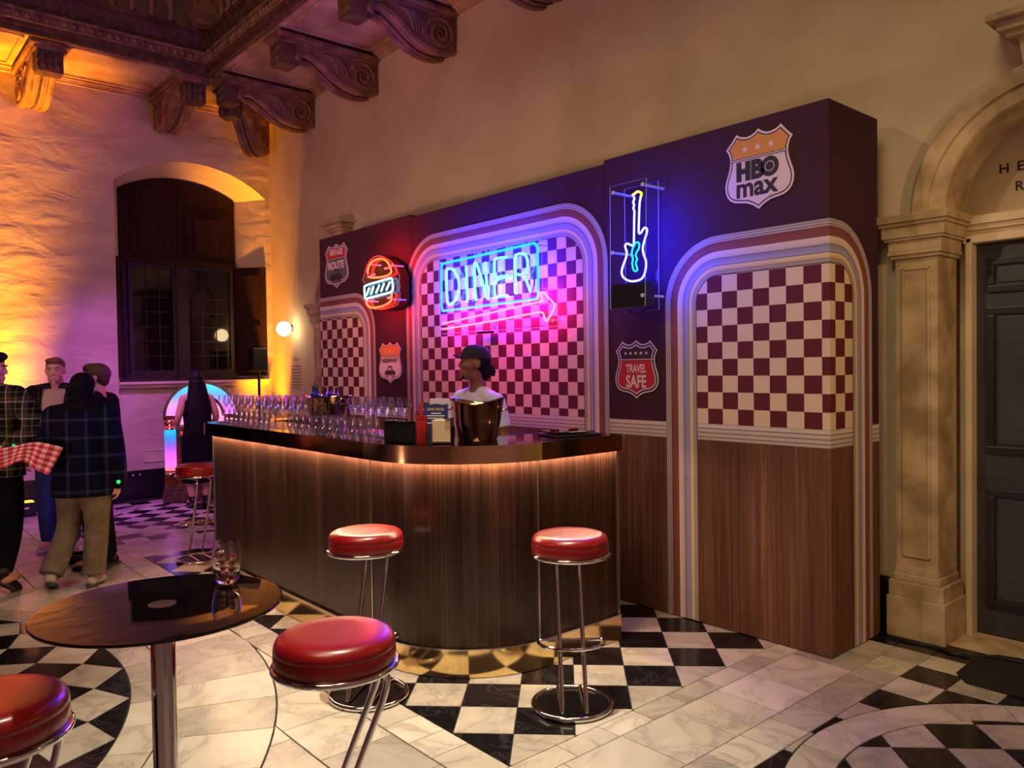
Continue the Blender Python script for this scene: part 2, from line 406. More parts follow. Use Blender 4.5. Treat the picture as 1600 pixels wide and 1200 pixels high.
# two casements
for a,b in ((yA+0.10,yc-0.05),(yc+0.06,yB-0.03)):
    f=MB(); z0,z1=WIN_Z0+0.14,zmid-0.05
    f.box((xi-0.02,a,z0-0.05),(xi+0.03,b,z0)); f.box((xi-0.02,a,z1),(xi+0.03,b,z1+0.05)); f.box((xi-0.02,a,z0),(xi+0.03,a+0.05,z1)); f.box((xi-0.02,b-0.05,z0),(xi+0.03,b,z1))
    fo=f.build('casement_frame', M_frame_d, win)
    a2,b2=a+0.05,b-0.05
    for i in range(3):
        for k in range(7):
            u0=a2+(b2-a2)*i/3; u1=a2+(b2-a2)*(i+1)/3; w0=z0+(z1-z0)*k/7; w1=z0+(z1-z0)*(k+1)/7
            MB().box((xi-0.004,u0+0.004,w0+0.004),(xi+0.002,u1-0.004,w1-0.004)).build('pane', M_pane, fo)
    g=MB()
    for i in range(1,3): u=a2+(b2-a2)*i/3; g.box((xi-0.006,u-0.005,z0),(xi+0.010,u+0.005,z1))
    for k in range(1,7): w0=z0+(z1-z0)*k/7; g.box((xi-0.006,a2,w0-0.005),(xi+0.010,b2,w0+0.005))
    g.build('glazing_bars', M_frame_d, fo)
m=MB(); m.box((xi-0.02,yc-0.05,WIN_Z0),(xi+0.05,yc+0.06,zmid)); m.box((xi-0.02,WIN_A,WIN_Z0),(xi+0.03,WIN_B,WIN_Z0+0.09)); m.box((xi,WIN_A+.05,WIN_Z0),(XL-0.06,WIN_B-0.03,WIN_Z0+0.03)); m.build('mullion', M_frame_d, win)
# folded-back shutter leaves on the reveals
for s,(y0,y1) in ((1,(WIN_A+0.01,WIN_A+0.13)),(-1,(WIN_B-0.015,WIN_B-0.30))):
    l=MB(); t=0.035*s
    pts=[(XL+0.0,y0),(xi,y1),(xi,y1+t),(XL+0.0,y0+t)]
    if s<0: pts=pts[::-1]
    l.prism(pts,(0,0,WIN_Z0+0.05),(1,0,0),(0,1,0),(0,0,1),zmid-WIN_Z0-0.03)
    lo=l.build('shutter_leaf', M_shutter, win)
    d=Vector((xi-XL,y1-y0,0)); dn=d.normalized(); nn=Vector((-dn.y,dn.x,0))*(1 if s<0 else -1)
    nn = nn if nn.y*s>0 else -nn
    for zz in (WIN_Z0+0.15, WIN_Z0+0.85):
        q=MB(); base=Vector((XL,y0+t,zz))+dn*0.06
        q.prism([(0,0),(d.length-0.12,0),(d.length-0.12,0.6),(0,0.6)],base,dn,(0,0,1),nn,0.012); q.build('raised_panel', M_shutter, lo)

# ------------------------------------------------------------------ door, stone door case
door = struct(MB().bbox((DC-DR_I+0.03,DY-0.02,0.012),(DC+DR_I-0.02,DY+0.03,2.265),0.003).build('door_1', M_door))
def door_panel(x0,x1,z0,z1):
    p=MB(); t=0.045
    for a,b in (((x0,z0),(x1,z0+t)),((x0,z1-t),(x1,z1)),((x0,z0+t),(x0+t,z1-t)),((x1-t,z0+t),(x1,z1-t))): p.bbox((a[0],DY-0.036,a[1]),(b[0],DY-0.018,b[1]),0.008)
    p.build('panel_bead', M_door_d, door)
    MB().bbox((x0+t+0.012,DY-0.028,z0+t+0.012),(x1-t-0.012,DY-0.018,z1-t-0.012),0.004).build('panel', M_door, door)
xa=DC-DR_I+0.10; xm=DC-0.03
for x0,x1 in ((xa,xm-0.0),(DC+0.05,DC+DR_I-0.09)):
    door_panel(x0,x1,1.98,2.18); door_panel(x0,x1,1.06,1.90); door_panel(x0,x1,0.17,0.86)
m=MB()
for s in (-1,1):
    x=DC+s*(DR_I); m.bbox((x+s*0.03,DY-0.06,0),(x-s*0.015,DY+0.02,2.30),0.006); m.bbox((x-s*0.012,DY-0.10,0),(x-s*0.045,DY+0.02,2.30),0.006)
m.bbox((DC-DR_I,DY-0.10,2.268),(DC+DR_I,DY+0.02,2.31),0.006)
m.build('door_frame', M_white_paint, door)
m=MB()
for z0,z1,d in ((2.31,2.345,0.05),(2.345,2.375,0.075),(2.375,2.405,0.095),(2.405,2.425,0.08)): m.box((DC-DR_W,DY-d,z0),(DC+DR_W,DY,z1))
m.build('transom_moulding', M_white_paint, door)
lt=thing('wall_lettering','spaced black capital letters on the plaster under the door arch','wall lettering',(-1.5,DY,2.6))
tx=MB()
put_text(tx,'H',0.075,(-1.555,DY-0.003,2.655),(1,0,0),(0,0,1),0,0.001,1.0,'LEFT'); tx.build('letter', mat('black_ink',(28,24,26),0.6), lt); tx=MB(); put_text(tx,'E',0.075,(-1.465,DY-0.003,2.655),(1,0,0),(0,0,1),0,0.001,1.0,'LEFT'); tx.build('letter', mat('black_ink',(28,24,26),0.6), lt); tx=MB()
put_text(tx,'R',0.075,(-1.475,DY-0.003,2.545),(1,0,0),(0,0,1),0,0.001,1.0,'LEFT')
tx.build('letter', mat('black_ink',(28,24,26),0.6), lt)

def stone_doorcase(name, cx, full=True):
    """pilasters, moulded arch and keystone round a recess"""
    t = MB(); yf=YB-0.045
    for s in (-1,1):
        xi_=cx+s*0.555; xo=cx+s*0.785
        t.bbox((xi_,yf,0.40),(xo,YB+0.22,2.20),0.004)
    o = struct(t.build(name, M_stone))
    for s in (-1,1):
        xi_=cx+s*0.555; xo=cx+s*0.785
        a,b=min(xi_,xo),max(xi_,xo)
        p=MB(); p.bbox((a-0.045,yf-0.03,0),(b+0.045,YB+0.24,0.235),0.006); p.bbox((a-0.035,yf-0.022,0.235),(b+0.035,YB+0.235,0.325),0.006); p.bbox((a-0.015,yf-0.01,0.325),(b+0.015,YB+0.225,0.37),0.01); p.bbox((a-0.004,yf-0.004,0.37),(b+0.004,YB+0.222,0.41),0.004)
        p.build('plinth', M_stone, o)
        p=MB()
        for z0,z1,d in ((2.185,2.205,0.02),(2.205,2.225,0.032),(2.225,2.285,0.028),(2.285,2.30,0.045),(2.30,2.365,0.055),(2.365,2.385,0.068),(2.385,2.43,0.08)): p.bbox((a-d,yf-d,z0),(b+d,YB+0.22+d*0.4,z1),0.005)
        p.build('capital', M_stone, o)
        p=MB(); w=0.04
        for (u0,w0,u1,w1) in ((a+w,0.47,a+w+0.012,2.13),(b-w-0.012,0.47,b-w,2.13),(a+w,0.47,b-w,0.482),(a+w,2.118,b-w,2.13)): p.bbox((u0,yf-0.008,w0),(u1,yf,w1),0.003)
        p.build('panel_moulding', M_stone, o)
    ring=MB(); N=40
    prof=[(0.52,0.30),(0.52,0.0),(0.53,-0.012),(0.60,-0.016),(0.605,-0.03),(0.685,-0.034),(0.70,-0.02),(0.705,0.02)]
    for k in range(N):
        a0,a1=PI*k/N,PI*(k+1)/N
        for i in range(len(prof)-1):
            (r0,d0),(r1,d1)=prof[i],prof[i+1]
            q=[(cx-r0*math.cos(a0),yf+0.02+d0,2.43+r0*math.sin(a0)),(cx-r1*math.cos(a0),yf+0.02+d1,2.43+r1*math.sin(a0)),(cx-r1*math.cos(a1),yf+0.02+d1,2.43+r1*math.sin(a1)),(cx-r0*math.cos(a1),yf+0.02+d0,2.43+r0*math.sin(a1))]
            ring.add(q,[(0,1,2,3)])
    ring.build('arch_moulding', M_stone, o)
    k=MB(); k.prism([(-0.09,2.93),(0.09,2.93),(0.14,3.24),(-0.14,3.24)],(cx,yf+0.02,0),(1,0,0),(0,0,1),(0,-1,0),0.09)
    for z0,z1,d in ((3.24,3.27,0.13),(3.27,3.32,0.16),(3.32,3.355,0.20)): k.bbox((cx-d-0.06,yf-d+0.02,z0),(cx+d+0.06,YB,z1),0.006)
    k.build('keystone', M_stone, o)
    return o
stone_doorcase('trim_1', DC); stone_doorcase('trim_2', -8.43)
m=MB(); m.bbox((DC-DR_I-0.03,YB-0.02,0.0),(DC+DR_I+0.03,DY,0.006),0.002); struct(m.build('trim_3', M_stone))   # stone door sill

# ------------------------------------------------------------------ gallery along two walls
GX, GY, GZ = -9.30, 3.46, 5.10        # inner edges and soffit height
g = MB(); g.prism([(XL,YF),(GX,YF),(GX,GY),(XR,GY),(XR,YB),(XL,YB)],(0,0,GZ),(1,0,0),(0,1,0),(0,0,1),0.28)
gal = struct(g.build('trim_4', M_ceilpaint))
def edge_band(mb, off, z0, z1):
    """band along the L-shaped inner edge, projecting by off into the hall"""
    mb.box((GX-0.02,YF,z0),(GX+off,GY-off,z1)); mb.box((GX-0.02,GY-off,z0),(XR,GY+0.02,z1))
m=MB(); edge_band(m,0.03,5.06,5.12); edge_band(m,0.05,5.12,5.17); m.build('edge_beam', M_bracket_d, gal)
m=MB(); edge_band(m,0.07,5.17,5.19); edge_band(m,0.055,5.19,5.26); edge_band(m,0.085,5.26,5.29); m.build('carved_moulding', M_bracket, gal)
m=MB()
y=GY-0.06
while y>-2.2: m.ball((GX+0.06,y,5.225),(0.022,0.026,0.032),6,4); y-=0.085
x=GX+0.06
while x<-2.5: m.ball((x,GY-0.06,5.225),(0.026,0.022,0.032),6,4); x+=0.085
stuff(m.build('egg_moulding', M_bracket, gal))
m=MB(); edge_band(m,0.02,5.29,5.52); edge_band(m,0.05,5.52,5.57); m.build('plinth_rail', M_bracket_d, gal)
m=MB(); edge_band(m,0.04,6.32,6.42); m.build('hand_rail', M_bracket_d, gal)
prof=[(0.045,0),(0.045,0.05),(0.025,0.06),(0.03,0.09),(0.052,0.2),(0.048,0.28),(0.022,0.42),(0.02,0.46),(0.03,0.48),(0.022,0.5),(0.034,0.6),(0.03,0.67),(0.045,0.70),(0.045,0.755)]
bal=MB().lathe(prof,(0,0,0),10).mesh('baluster', M_bracket)
def put_baluster(x,y):
    o=bpy.data.objects.new('baluster',bal); C.objects.link(o); o.parent=gal; o.location=(x,y,5.57)
y=GY-0.42
while y>0.2: put_baluster(GX,y); y-=0.205
x=GX+0.42
while x<-6.2: put_baluster(x,GY); x+=0.205
for cx,cy in ((GX+0.06,GY-0.06),):
    m=MB(); m.bbox((cx-0.14,cy-0.14,5.57),(cx+0.14,cy+0.14,6.32),0.01); m.bbox((cx-0.10,cy-0.15,5.64),(cx+0.10,cy+0.15,6.25),0.01); m.bbox((cx-0.15,cy-0.10,5.64),(cx+0.15,cy+0.10,6.25),0.01); m.build('newel_post', M_bracket, gal)
# wall cornice under the soffit
m=MB()
for z0,z1,d in ((5.035,5.06,0.03),(5.06,5.075,0.045),(5.075,5.10,0.075)):
    m.box((XL,YF,z0),(XL+d,YB,z1)); m.box((XL,YB-d,z0),(XR,YB,z1))
m.build('cornice', M_ceilpaint, gal)
# coffered soffit panels between the brackets
def coffer(x0,x1,y0,y1):
    m=MB(); t=0.035
    for a,b in (((x0,y0),(x1,y0+t)),((x0,y1-t),(x1,y1)),((x0,y0),(x0+t,y1)),((x1-t,y0),(x1,y1))): m.bbox((a[0],a[1],5.078),(b[0],b[1],5.10),0.008)
    m.build('soffit_panel', M_ceilpaint, gal)
BX=[-9.41,-7.90,-6.455,-4.97,-3.5]     # bracket left faces on the bar wall
BY=[3.18,1.69,0.20,-1.29]              # bracket near faces on the window wall
for i in range(len(BX)-1): coffer(BX[i]+0.36,BX[i+1]-0.07,GY+0.14,YB-0.14)
for i in range(len(BY)-1): coffer(XL+0.14,GX-0.14,BY[i+1]+0.36,BY[i]-0.07)

def make_bracket(label, drop=0.0):
    """scroll bracket: local +x is out from the wall, wall at x=0, soffit at z=0, y across, near face y=0"""
    t = thing('scroll_bracket', label, 'bracket', (0,0,0), 0)
    W=0.30; P_=1.145
    low = smooth_path([(0.96,-0.26,0),(0.945,-0.20,0),(0.88,-0.165,0),(0.76,-0.185,0),(0.64,-0.255,0),(0.52,-0.335-drop*0.4,0),(0.40,-0.395-drop*0.8,0),(0.27,-0.42-drop,0),(0.13,-0.415-drop,0),(0.0,-0.37-drop,0)],4)
    b=MB(); prof=[(0,-0.07),(0.98,-0.07)]+[(p.x,p.y) for p in low]
    b.prism(prof,(0,0.015,0),(1,0,0),(0,0,1),(0,1,0),W-0.03); b.build('scroll_body', M_bracket, t, True)
    # raised ribs under the scroll, bead row between them
    for yy,rad in ((0.05,0.042),(0.25,0.042),(0.115,0.022),(0.185,0.022)):
        r=MB(); r.tube([(p.x,yy,p.y+0.012) for p in low],rad,8); r.build('rib', M_bracket, t, True)
    bd=MB(); L=smooth_path(low,2)
    for i in range(2,len(L)-1,1): bd.ball((L[i].x,0.15,L[i].y-0.006),0.014,6,4)
    stuff(bd.build('bead_row', M_bracket_d, t, True))
    f=MB(); f.bbox((0.95,0.03,-0.30),(P_,W-0.03,-0.06),0.008); 
    for (a,b_) in ((0.05,0.24),): f.bbox((P_,0.045,-0.285),(P_+0.012,W-0.045,-0.10),0.004)
    for i in range(3):
        for k in range(2): f.ball((P_+0.012,0.085+i*0.065,-0.24+k*0.09),(0.014,0.026,0.034),8,5)
    for i in range(3):
        for k in range(2): f.ball((0.99+i*0.07,0.03,-0.24+k*0.09),(0.026,0.014,0.034),8,5)
    f.build('carved_block', M_bracket_d, t, True)
    c=MB(); c.bbox((0,-0.0,-0.085),(P_+0.02,W,-0.04),0.006); c.bbox((0,-0.035,-0.045),(P_+0.055,W+0.035,-0.002),0.01); c.build('cap_moulding', M_bracket, t, True)
    for side in (0.008,W-0.008):
        v=MB()
        for (cx,cz,R) in ((0.20,-0.25-drop*0.6,0.155),):
            sp=[(cx+R*(1-k/44)*math.cos(k*0.36+0.5),side,cz+R*(1-k/44)*math.sin(k*0.36+0.5)) for k in range(44)]
            v.tube(sp,0.016,6)
        for k in range(4):
            a=0.40+k*0.035; v.tube(smooth_path([(a,side,-0.30),(a+0.03,side,-0.20),(a+0.10,side,-0.13),(a+0.17,side,-0.125)],4),0.012,5)
        v.build('volute', M_bracket, t, True)
    return t
br = make_bracket('brown carved scroll bracket on the bar wall, first from the room corner')
br.location=(BX[0]+0.30,YB,5.06); br.rotation_euler=(0,0,-PI/2)
# local +x -> -Y ; local y -> +X
br.location=(BX[0],YB,5.06)
names=['second','third','fourth']
for i,nm in enumerate(names):
    dup(br,(BX[i+1],YB,5.06),-PI/2,f'brown carved scroll bracket on the bar wall, {nm} from the room corner')
for i,(yy,lb) in enumerate(zip(BY[:3],('amber lit scroll bracket on the window wall, just left of the window arch','amber lit scroll bracket on the window wall, one bay left of the window arch','scroll bracket on the window wall, two bays left of the window arch'))):
    dup(br,(XL,yy,5.06),0,lb)
cb = make_bracket('long diagonal scroll bracket in the room corner above the window', 0.10)
cb.location=(XL+0.06,YB-0.27,5.06); cb.rotation_euler=(0,0,-PI/4); cb.scale=(0.93,0.9,1.08)
# ================================================================== marble floor
def marble(m, c1, c2, vein, vscale, rough):
    n,l,b = nodes(m); nt=m.node_tree
    ge=n.new('ShaderNodeNewGeometry'); oi=n.new('ShaderNodeObjectInfo')
    sm=n.new('ShaderNodeMath'); sm.operation='ADD'; l.new(oi.outputs['Random'],sm.inputs[0]); l.new(ge.outputs['Random Per Island'],sm.inputs[1])
    mu=n.new('ShaderNodeMath'); mu.operation='MULTIPLY'; mu.inputs[1].default_value=37.0; l.new(sm.outputs[0],mu.inputs[0])
    cx=n.new('ShaderNodeCombineXYZ'); l.new(mu.outputs[0],cx.inputs[0]); l.new(mu.outputs[0],cx.inputs[2])
    va=n.new('ShaderNodeVectorMath'); va.operation='ADD'; l.new(ge.outputs['Position'],va.inputs[0]); l.new(cx.outputs[0],va.inputs[1])
    no=n.new('ShaderNodeTexNoise'); no.inputs['Scale'].default_value=vscale; no.inputs['Detail'].default_value=9; no.inputs['Distortion'].default_value=1.6; no.inputs['Roughness'].default_value=0.62
    l.new(va.outputs[0],no.inputs['Vector'])
    ab=n.new('ShaderNodeMath'); ab.operation='SUBTRACT'; ab.inputs[1].default_value=0.5; l.new(no.outputs['Fac'],ab.inputs[0])
    a2=n.new('ShaderNodeMath'); a2.operation='ABSOLUTE'; l.new(ab.outputs[0],a2.inputs[0])
    r=ramp(nt,[(0.0,vein),(0.030,c1),(0.20,c2)]); l.new(a2.outputs[0],r.inputs[0])
    fr=n.new('ShaderNodeMath'); fr.operation='FRACT'; l.new(sm.outputs[0],fr.inputs[0])
    mr=n.new('ShaderNodeMapRange'); mr.inputs['To Min'].default_value=0.66; mr.inputs['To Max'].default_value=1.08; l.new(fr.outputs[0],mr.inputs['Value'])
    mm=n.new('ShaderNodeMix'); mm.data_type='RGBA'; mm.blend_type='MULTIPLY'; mm.inputs['Factor'].default_value=1.0
    l.new(r.outputs[0],mm.inputs[6]); l.new(mr.outputs[0],mm.inputs[7]); l.new(mm.outputs[2],b.inputs['Base Color'])
    rr=n.new('ShaderNodeMapRange'); rr.inputs['To Min'].default_value=rough; rr.inputs['To Max'].default_value=rough+0.16; l.new(no.outputs['Fac'],rr.inputs['Value']); l.new(rr.outputs[0],b.inputs['Roughness'])
    bp=n.new('ShaderNodeBump'); bp.inputs['Strength'].default_value=0.06; bp.inputs['Distance'].default_value=0.01; l.new(no.outputs['Fac'],bp.inputs['Height']); l.new(bp.outputs[0],b.inputs['Normal'])
    return m
M_mw = marble(mat('white_marble',(200,194,180),0.3), (200,190,174), (214,206,190), (172,163,150), 2.1, 0.20)
M_mb = marble(mat('black_marble',(22,20,24),0.2), (20,18,21), (28,26,30), (52,50,56), 4.0, 0.10)
M_grout = mat('dark_floor_joint',(30,25,21),0.85)
floor_o = struct(MB().box((XL,YF,-0.06),(XR,DY,-0.004)).build('floor', M_grout))
TILES=[]   # (polygon, dark)
def inside_poly_circle(poly, cx, cy, R, keep_in):
    """clip by a circle, adding arc points"""
    out=[]; n=len(poly)
    # densify edges for reliability
    P=[]
    for i in range(n):
        a,b=poly[i],poly[(i+1)%n]; L=math.hypot(b[0]-a[0],b[1]-a[1]); k=max(1,int(L/0.03))
        for j in range(k): P.append((a[0]+(b[0]-a[0])*j/k, a[1]+(b[1]-a[1])*j/k))
    ins=[(math.hypot(p[0]-cx,p[1]-cy)<=R)==keep_in for p in P]
    if all(ins): return poly
    if not any(ins): return []
    N=len(P); st=next(i for i in range(N) if ins[i] and not ins[i-1])
    def cross(a,b):
        lo,hi=0.0,1.0
        ia=(math.hypot(a[0]-cx,a[1]-cy)<=R)
        for _ in range(20):
            m=(lo+hi)/2; q=(a[0]+(b[0]-a[0])*m,a[1]+(b[1]-a[1])*m)
            if (math.hypot(q[0]-cx,q[1]-cy)<=R)==ia: lo=m
            else: hi=m
        return q
    exit_p=None
    for s in range(N):
        i=(st+s)%N; j=(st+s+1)%N
        if s==0: ent=cross(P[i-1],P[i]); first=ent; out.append(ent)
        if ins[i]: out.append(P[i])
        if ins[i] and not ins[j]:
            ex=cross(P[i],P[j]); out.append(ex); exit_p=ex
        elif (not ins[i]) and ins[j] and s<N-1:
            en=cross(P[i],P[j]); arc(out,exit_p,en,cx,cy,R); out.append(en); exit_p=None
    if exit_p: arc(out,exit_p,first,cx,cy,R)
    # drop collinear points
    res=[]
    for i in range(len(out)):
        a,b,c=out[i-1],out[i],out[(i+1)%len(out)]
        if math.hypot(b[0]-a[0],b[1]-a[1])<1e-5: continue
        cr=(b[0]-a[0])*(c[1]-b[1])-(b[1]-a[1])*(c[0]-b[0])
        if abs(cr)>2e-6: res.append(b)
    return res
def arc(out,p,q,cx,cy,R):
    a=math.atan2(p[1]-cy,p[0]-cx); b=math.atan2(q[1]-cy,q[0]-cx); d=(b-a+PI)%(2*PI)-PI
    n=max(1,int(abs(d)*R/0.06))
    for k in range(1,n): out.append((cx+R*math.cos(a+d*k/n),cy+R*math.sin(a+d*k/n)))
def area2(p): return abs(sum(p[i][0]*p[(i+1)%len(p)][1]-p[(i+1)%len(p)][0]*p[i][1] for i in range(len(p))))/2
def rect(x0,x1,y0,y1): return [(x0,y0),(x1,y0),(x1,y1),(x0,y1)]
def clip_rect(p,x0,x1,y0,y1):
    for a,b,c in ((1,0,x1),(-1,0,-x0),(0,1,y1),(0,-1,-y0)):
        if p: p=clip_half(p,a,b,c)
    return p
def put(poly,dark=False):
    if poly and len(poly)>2 and area2(poly)>0.0012: TILES.append((poly,dark))
def diag(cx,cy,h): return [(cx-h,cy),(cx,cy-h),(cx+h,cy),(cx,cy+h)]
def diag_field(ox,oy,h,reg,circ=None,tri=None):
    """45 degree chequer: dark cells centred at (ox,oy)+2h*(i,j)"""
    x0,x1,y0,y1=reg
    for i in range(int((x0-ox)/h)-2,int((x1-ox)/h)+3):
        for j in range(int((y0-oy)/h)-2,int((y1-oy)/h)+3):
            if (i+j)%2: continue
            p=clip_rect(diag(ox+i*h,oy+j*h,h),x0,x1,y0,y1)
            if circ and p: p=inside_poly_circle(p,*circ,True)
            put(p, i%2==0)
HC=(-4.79,-1.13)
# chequer under the counter and its border
diag_field(-2.943,2.402,0.189,(-7.21,-2.365,2.017,4.475))
x=-2.365
xs=[-2.365,-2.634,-2.805,-3.004]
while xs[-1]>-7.0: xs.append(xs[-1]-0.183-random.uniform(-.02,.02))
for a,b in zip(xs[1:],xs[:-1]): put(rect(a,b,1.825,2.017))
put(rect(-7.21,xs[-1],1.825,2.017))
for x0,x1,y0,ys in ((-2.365,-2.235,1.825,(2.276,2.53,2.765,3.02,3.3,3.55,3.8,4.05,4.3,4.475)),(-7.34,-7.21,1.825,(2.2,2.45,2.7,2.95,3.2,3.5,3.75,4.0,4.25,4.475))):
    for y1 in ys: put(rect(x0,x1,y0,y1)); y0=y1
for x0,x1 in ((-2.235,-1.895),(-7.68,-7.34)):
    y0=1.475
    for y1 in (1.83,2.19,2.545,2.90,3.25,3.545,3.958,4.23,4.475): put(rect(x0,x1,y0,y1)); y0=y1
for x0,x1 in ((-1.895,-1.703),(-7.87,-7.68)):
    y0=1.475
    for y1 in (1.7,1.95,2.2,2.45,2.68,2.92,3.16,3.395,3.70,3.91,4.075,4.28,4.475): put(rect(x0,x1,y0,y1)); y0=y1
# corner panels with circles
def corner_panel(cx,x0,x1,sgn):
    s=0.2222; cy=3.172
    edges=[x0+s*k for k in range(int((x1-x0)/s+1.01))] if sgn>0 else [x1-s*k for k in range(int((x1-x0)/s+1.01))]
    rows=[4.475-0.2*0]+[]
    ys=[4.475,4.278]+[4.278-0.2222*k for k in range(1,11)]+[1.825]
    for i in range(len(edges)-1):
        a,b=sorted((edges[i],edges[i+1]))
        for j in range(len(ys)-1):
            p=inside_poly_circle(rect(a,b,ys[j+1],ys[j]),cx,cy,1.115,False)
            put(p, j>0 and (i+j)%2==1)
    N=24
    for k in range(N):
        a0,a1=2*PI*k/N+0.12,2*PI*(k+1)/N+0.12
        poly=[(cx+0.937*math.cos(a0+(a1-a0)*q/4),cy+0.937*math.sin(a0+(a1-a0)*q/4)) for q in range(5)]+[(cx+1.112*math.cos(a1-(a1-a0)*q/4),cy+1.112*math.sin(a1-(a1-a0)*q/4)) for q in range(5)]
        put(poly)
    diag_field(-1.253 if sgn>0 else -8.327,3.60-0.0,0.1575,(cx-1,cx+1,cy-1,cy+1),(cx,cy,0.934))
corner_panel(-0.57,-1.703,0.97,1); corner_panel(-9.02,-10.5,-7.87,-1)
# band along the bar wall
xs=[-10.5]; 
x=-1.91
xs=[-1.325,-1.53,-1.705,-1.912,-2.09]
while xs[-1]>-10.3: xs.append(xs[-1]-0.2)
for a,b in zip(xs[1:],xs[:-1]): put(rect(a,b,4.478,4.69),True)
xs=[-1.325+0.205*k for k in range(12)]
for a,b in zip(xs[:-1],xs[1:]): put(rect(a,b,4.478,4.69),True)
# central roundel: lozenges, two rings, outer slabs
RR=[2.303,2.145,1.967,1.768,1.560,1.350,1.145,0.95,0.77]
st=2*PI/32
for k in range(len(RR)-2):
    for i in range(32):
        a=math.radians(96.0)+st*i+(st/2 if k%2 else 0)
        def pt(r,t): return (HC[0]+r*math.cos(t),HC[1]+r*math.sin(t))
        put([pt(RR[k],a),pt(RR[k+1],a+st/2),pt(RR[k+2],a),pt(RR[k+1],a-st/2)], k%2==1)
        if k==0:
            put([pt(RR[0],a+st*q/4) for q in range(5)]+[pt(RR[1],a+st/2)], True)
def ring(r0,r1,N,ph):
    for k in range(N):
        a0,a1=2*PI*k/N+ph,2*PI*(k+1)/N+ph
        put([(HC[0]+r0*math.cos(a0+(a1-a0)*q/3),HC[1]+r0*math.sin(a0+(a1-a0)*q/3)) for q in range(4)]+[(HC[0]+r1*math.cos(a1-(a1-a0)*q/3),HC[1]+r1*math.sin(a1-(a1-a0)*q/3)) for q in range(4)])
ring(2.306,2.488,54,math.radians(84.9)); ring(2.491,2.972,52,math.radians(74.7))
def slab_row(x0,x1,y0,y1,step,ph):
    x=ph
    while x>x0: x-=step
    while x<x1:
        a,b=max(x,x0),min(x+step,x1)
        if b-a>0.01: put(inside_poly_circle(rect(a,b,y0,y1),HC[0],HC[1],2.976,False))
        x+=step
slab_row(-7.68,-2.235,1.478,1.822,0.357,-2.923); 
slab_row(-7.68,-2.235,1.12,1.475,0.36,-3.185); slab_row(-7.68,-1.0,0.76,1.118,0.36,-3.30); slab_row(-7.68,-1.0,0.30,0.757,0.42,-3.20); slab_row(-7.68,-1,-0.4,0.297,0.5,-3.0)
slab_row(-2.232,-1.0,1.12,1.472,0.34,-2.232)
for y0,y1,stp in ((1.478,1.85,0.42),(1.853,2.0,0.30),(1.1,1.475,0.46),(0.72,1.097,0.38),(0.3,0.717,0.5),(-0.4,0.297,0.5)):
    slab_row(-10.49,-7.684,y0,min(y1,1.82) if y0>1.8 else y1,stp,-8.9)
slab_row(-1.70,0.9,1.478,1.822,0.36,-1.7)
for x0,x1,y0,y1 in ((-10.4,-7.0,-6.9,-0.42),(-6.98,-3.5,-6.9,-4.2),(-3.48,0.9,-6.9,-0.42),(-0.98,0.9,-0.4,1.47)): put(rect(x0,x1,y0,y1))
def tile_mb(mb, poly, z=0.0):
    c=(sum(p[0] for p in poly)/len(poly), sum(p[1] for p in poly)/len(poly))
    if sum(poly[i][0]*poly[(i+1)%len(poly)][1]-poly[(i+1)%len(poly)][0]*poly[i][1] for i in range(len(poly)))<0: poly=poly[::-1]
    def ins(d):
        out=[]; n=len(poly)
        for i in range(n):
            a,b,cc=poly[i-1],poly[i],poly[(i+1)%n]
            e1=Vector((b[0]-a[0],b[1]-a[1])); e2=Vector((cc[0]-b[0],cc[1]-b[1]))
            if e1.length<1e-6 or e2.length<1e-6: out.append(b); continue
            n1=Vector((-e1.y,e1.x)).normalized(); n2=Vector((-e2.y,e2.x)).normalized(); s=(n1+n2)
            k=d/max(0.35,1+n1.dot(n2)); out.append((b[0]+s.x*k,b[1]+s.y*k))
        return out
    lo,hi=ins(0.0018),ins(0.0032); n=len(poly); o=len(mb.v)
    mb.v += [Vector((p[0],p[1],z-0.0035)) for p in lo]+[Vector((p[0],p[1],z)) for p in hi]
    mb.face([o+n+i for i in range(n)])
    for i in range(n): mb.face((o+i,o+(i+1)%n,o+n+(i+1)%n,o+n+i))
def view_size(poly):
    cx=sum(p[0] for p in poly)/len(poly); cy=sum(p[1] for p in poly)/len(poly)
    v=Vector((cx,cy,0))-CAM; dz=v.dot(_d)
    if dz<0.3: return 0
    px=800+1226*v.dot(_r)/dz; py=600-1226*v.dot(_u)/dz
    if not(-60<px<1660 and -60<py<1300): return 0
    hid = -6.1<cx<-3.6 and cy>2.75 or (cx<-3.1 and cy>3.4 and cx>-7.5)
    return area2(poly)*1.6/dz**3*(0.02 if hid else 1)
order=sorted(range(len(TILES)),key=lambda i:-view_size(TILES[i][0]))
for q,i in enumerate(order[:300]):
    poly,dk=TILES[i]; mb=MB(); tile_mb(mb,poly); mb.build('tile', M_mb if dk else M_mw, floor_o)
for dk,nm in ((False,'tile_field_white'),(True,'tile_field_black')):
    mb=MB()
    for i in order[300:]:
        if TILES[i][1]==dk: tile_mb(mb,TILES[i][0])
    stuff(mb.build(nm, M_mb if dk else M_mw, floor_o))
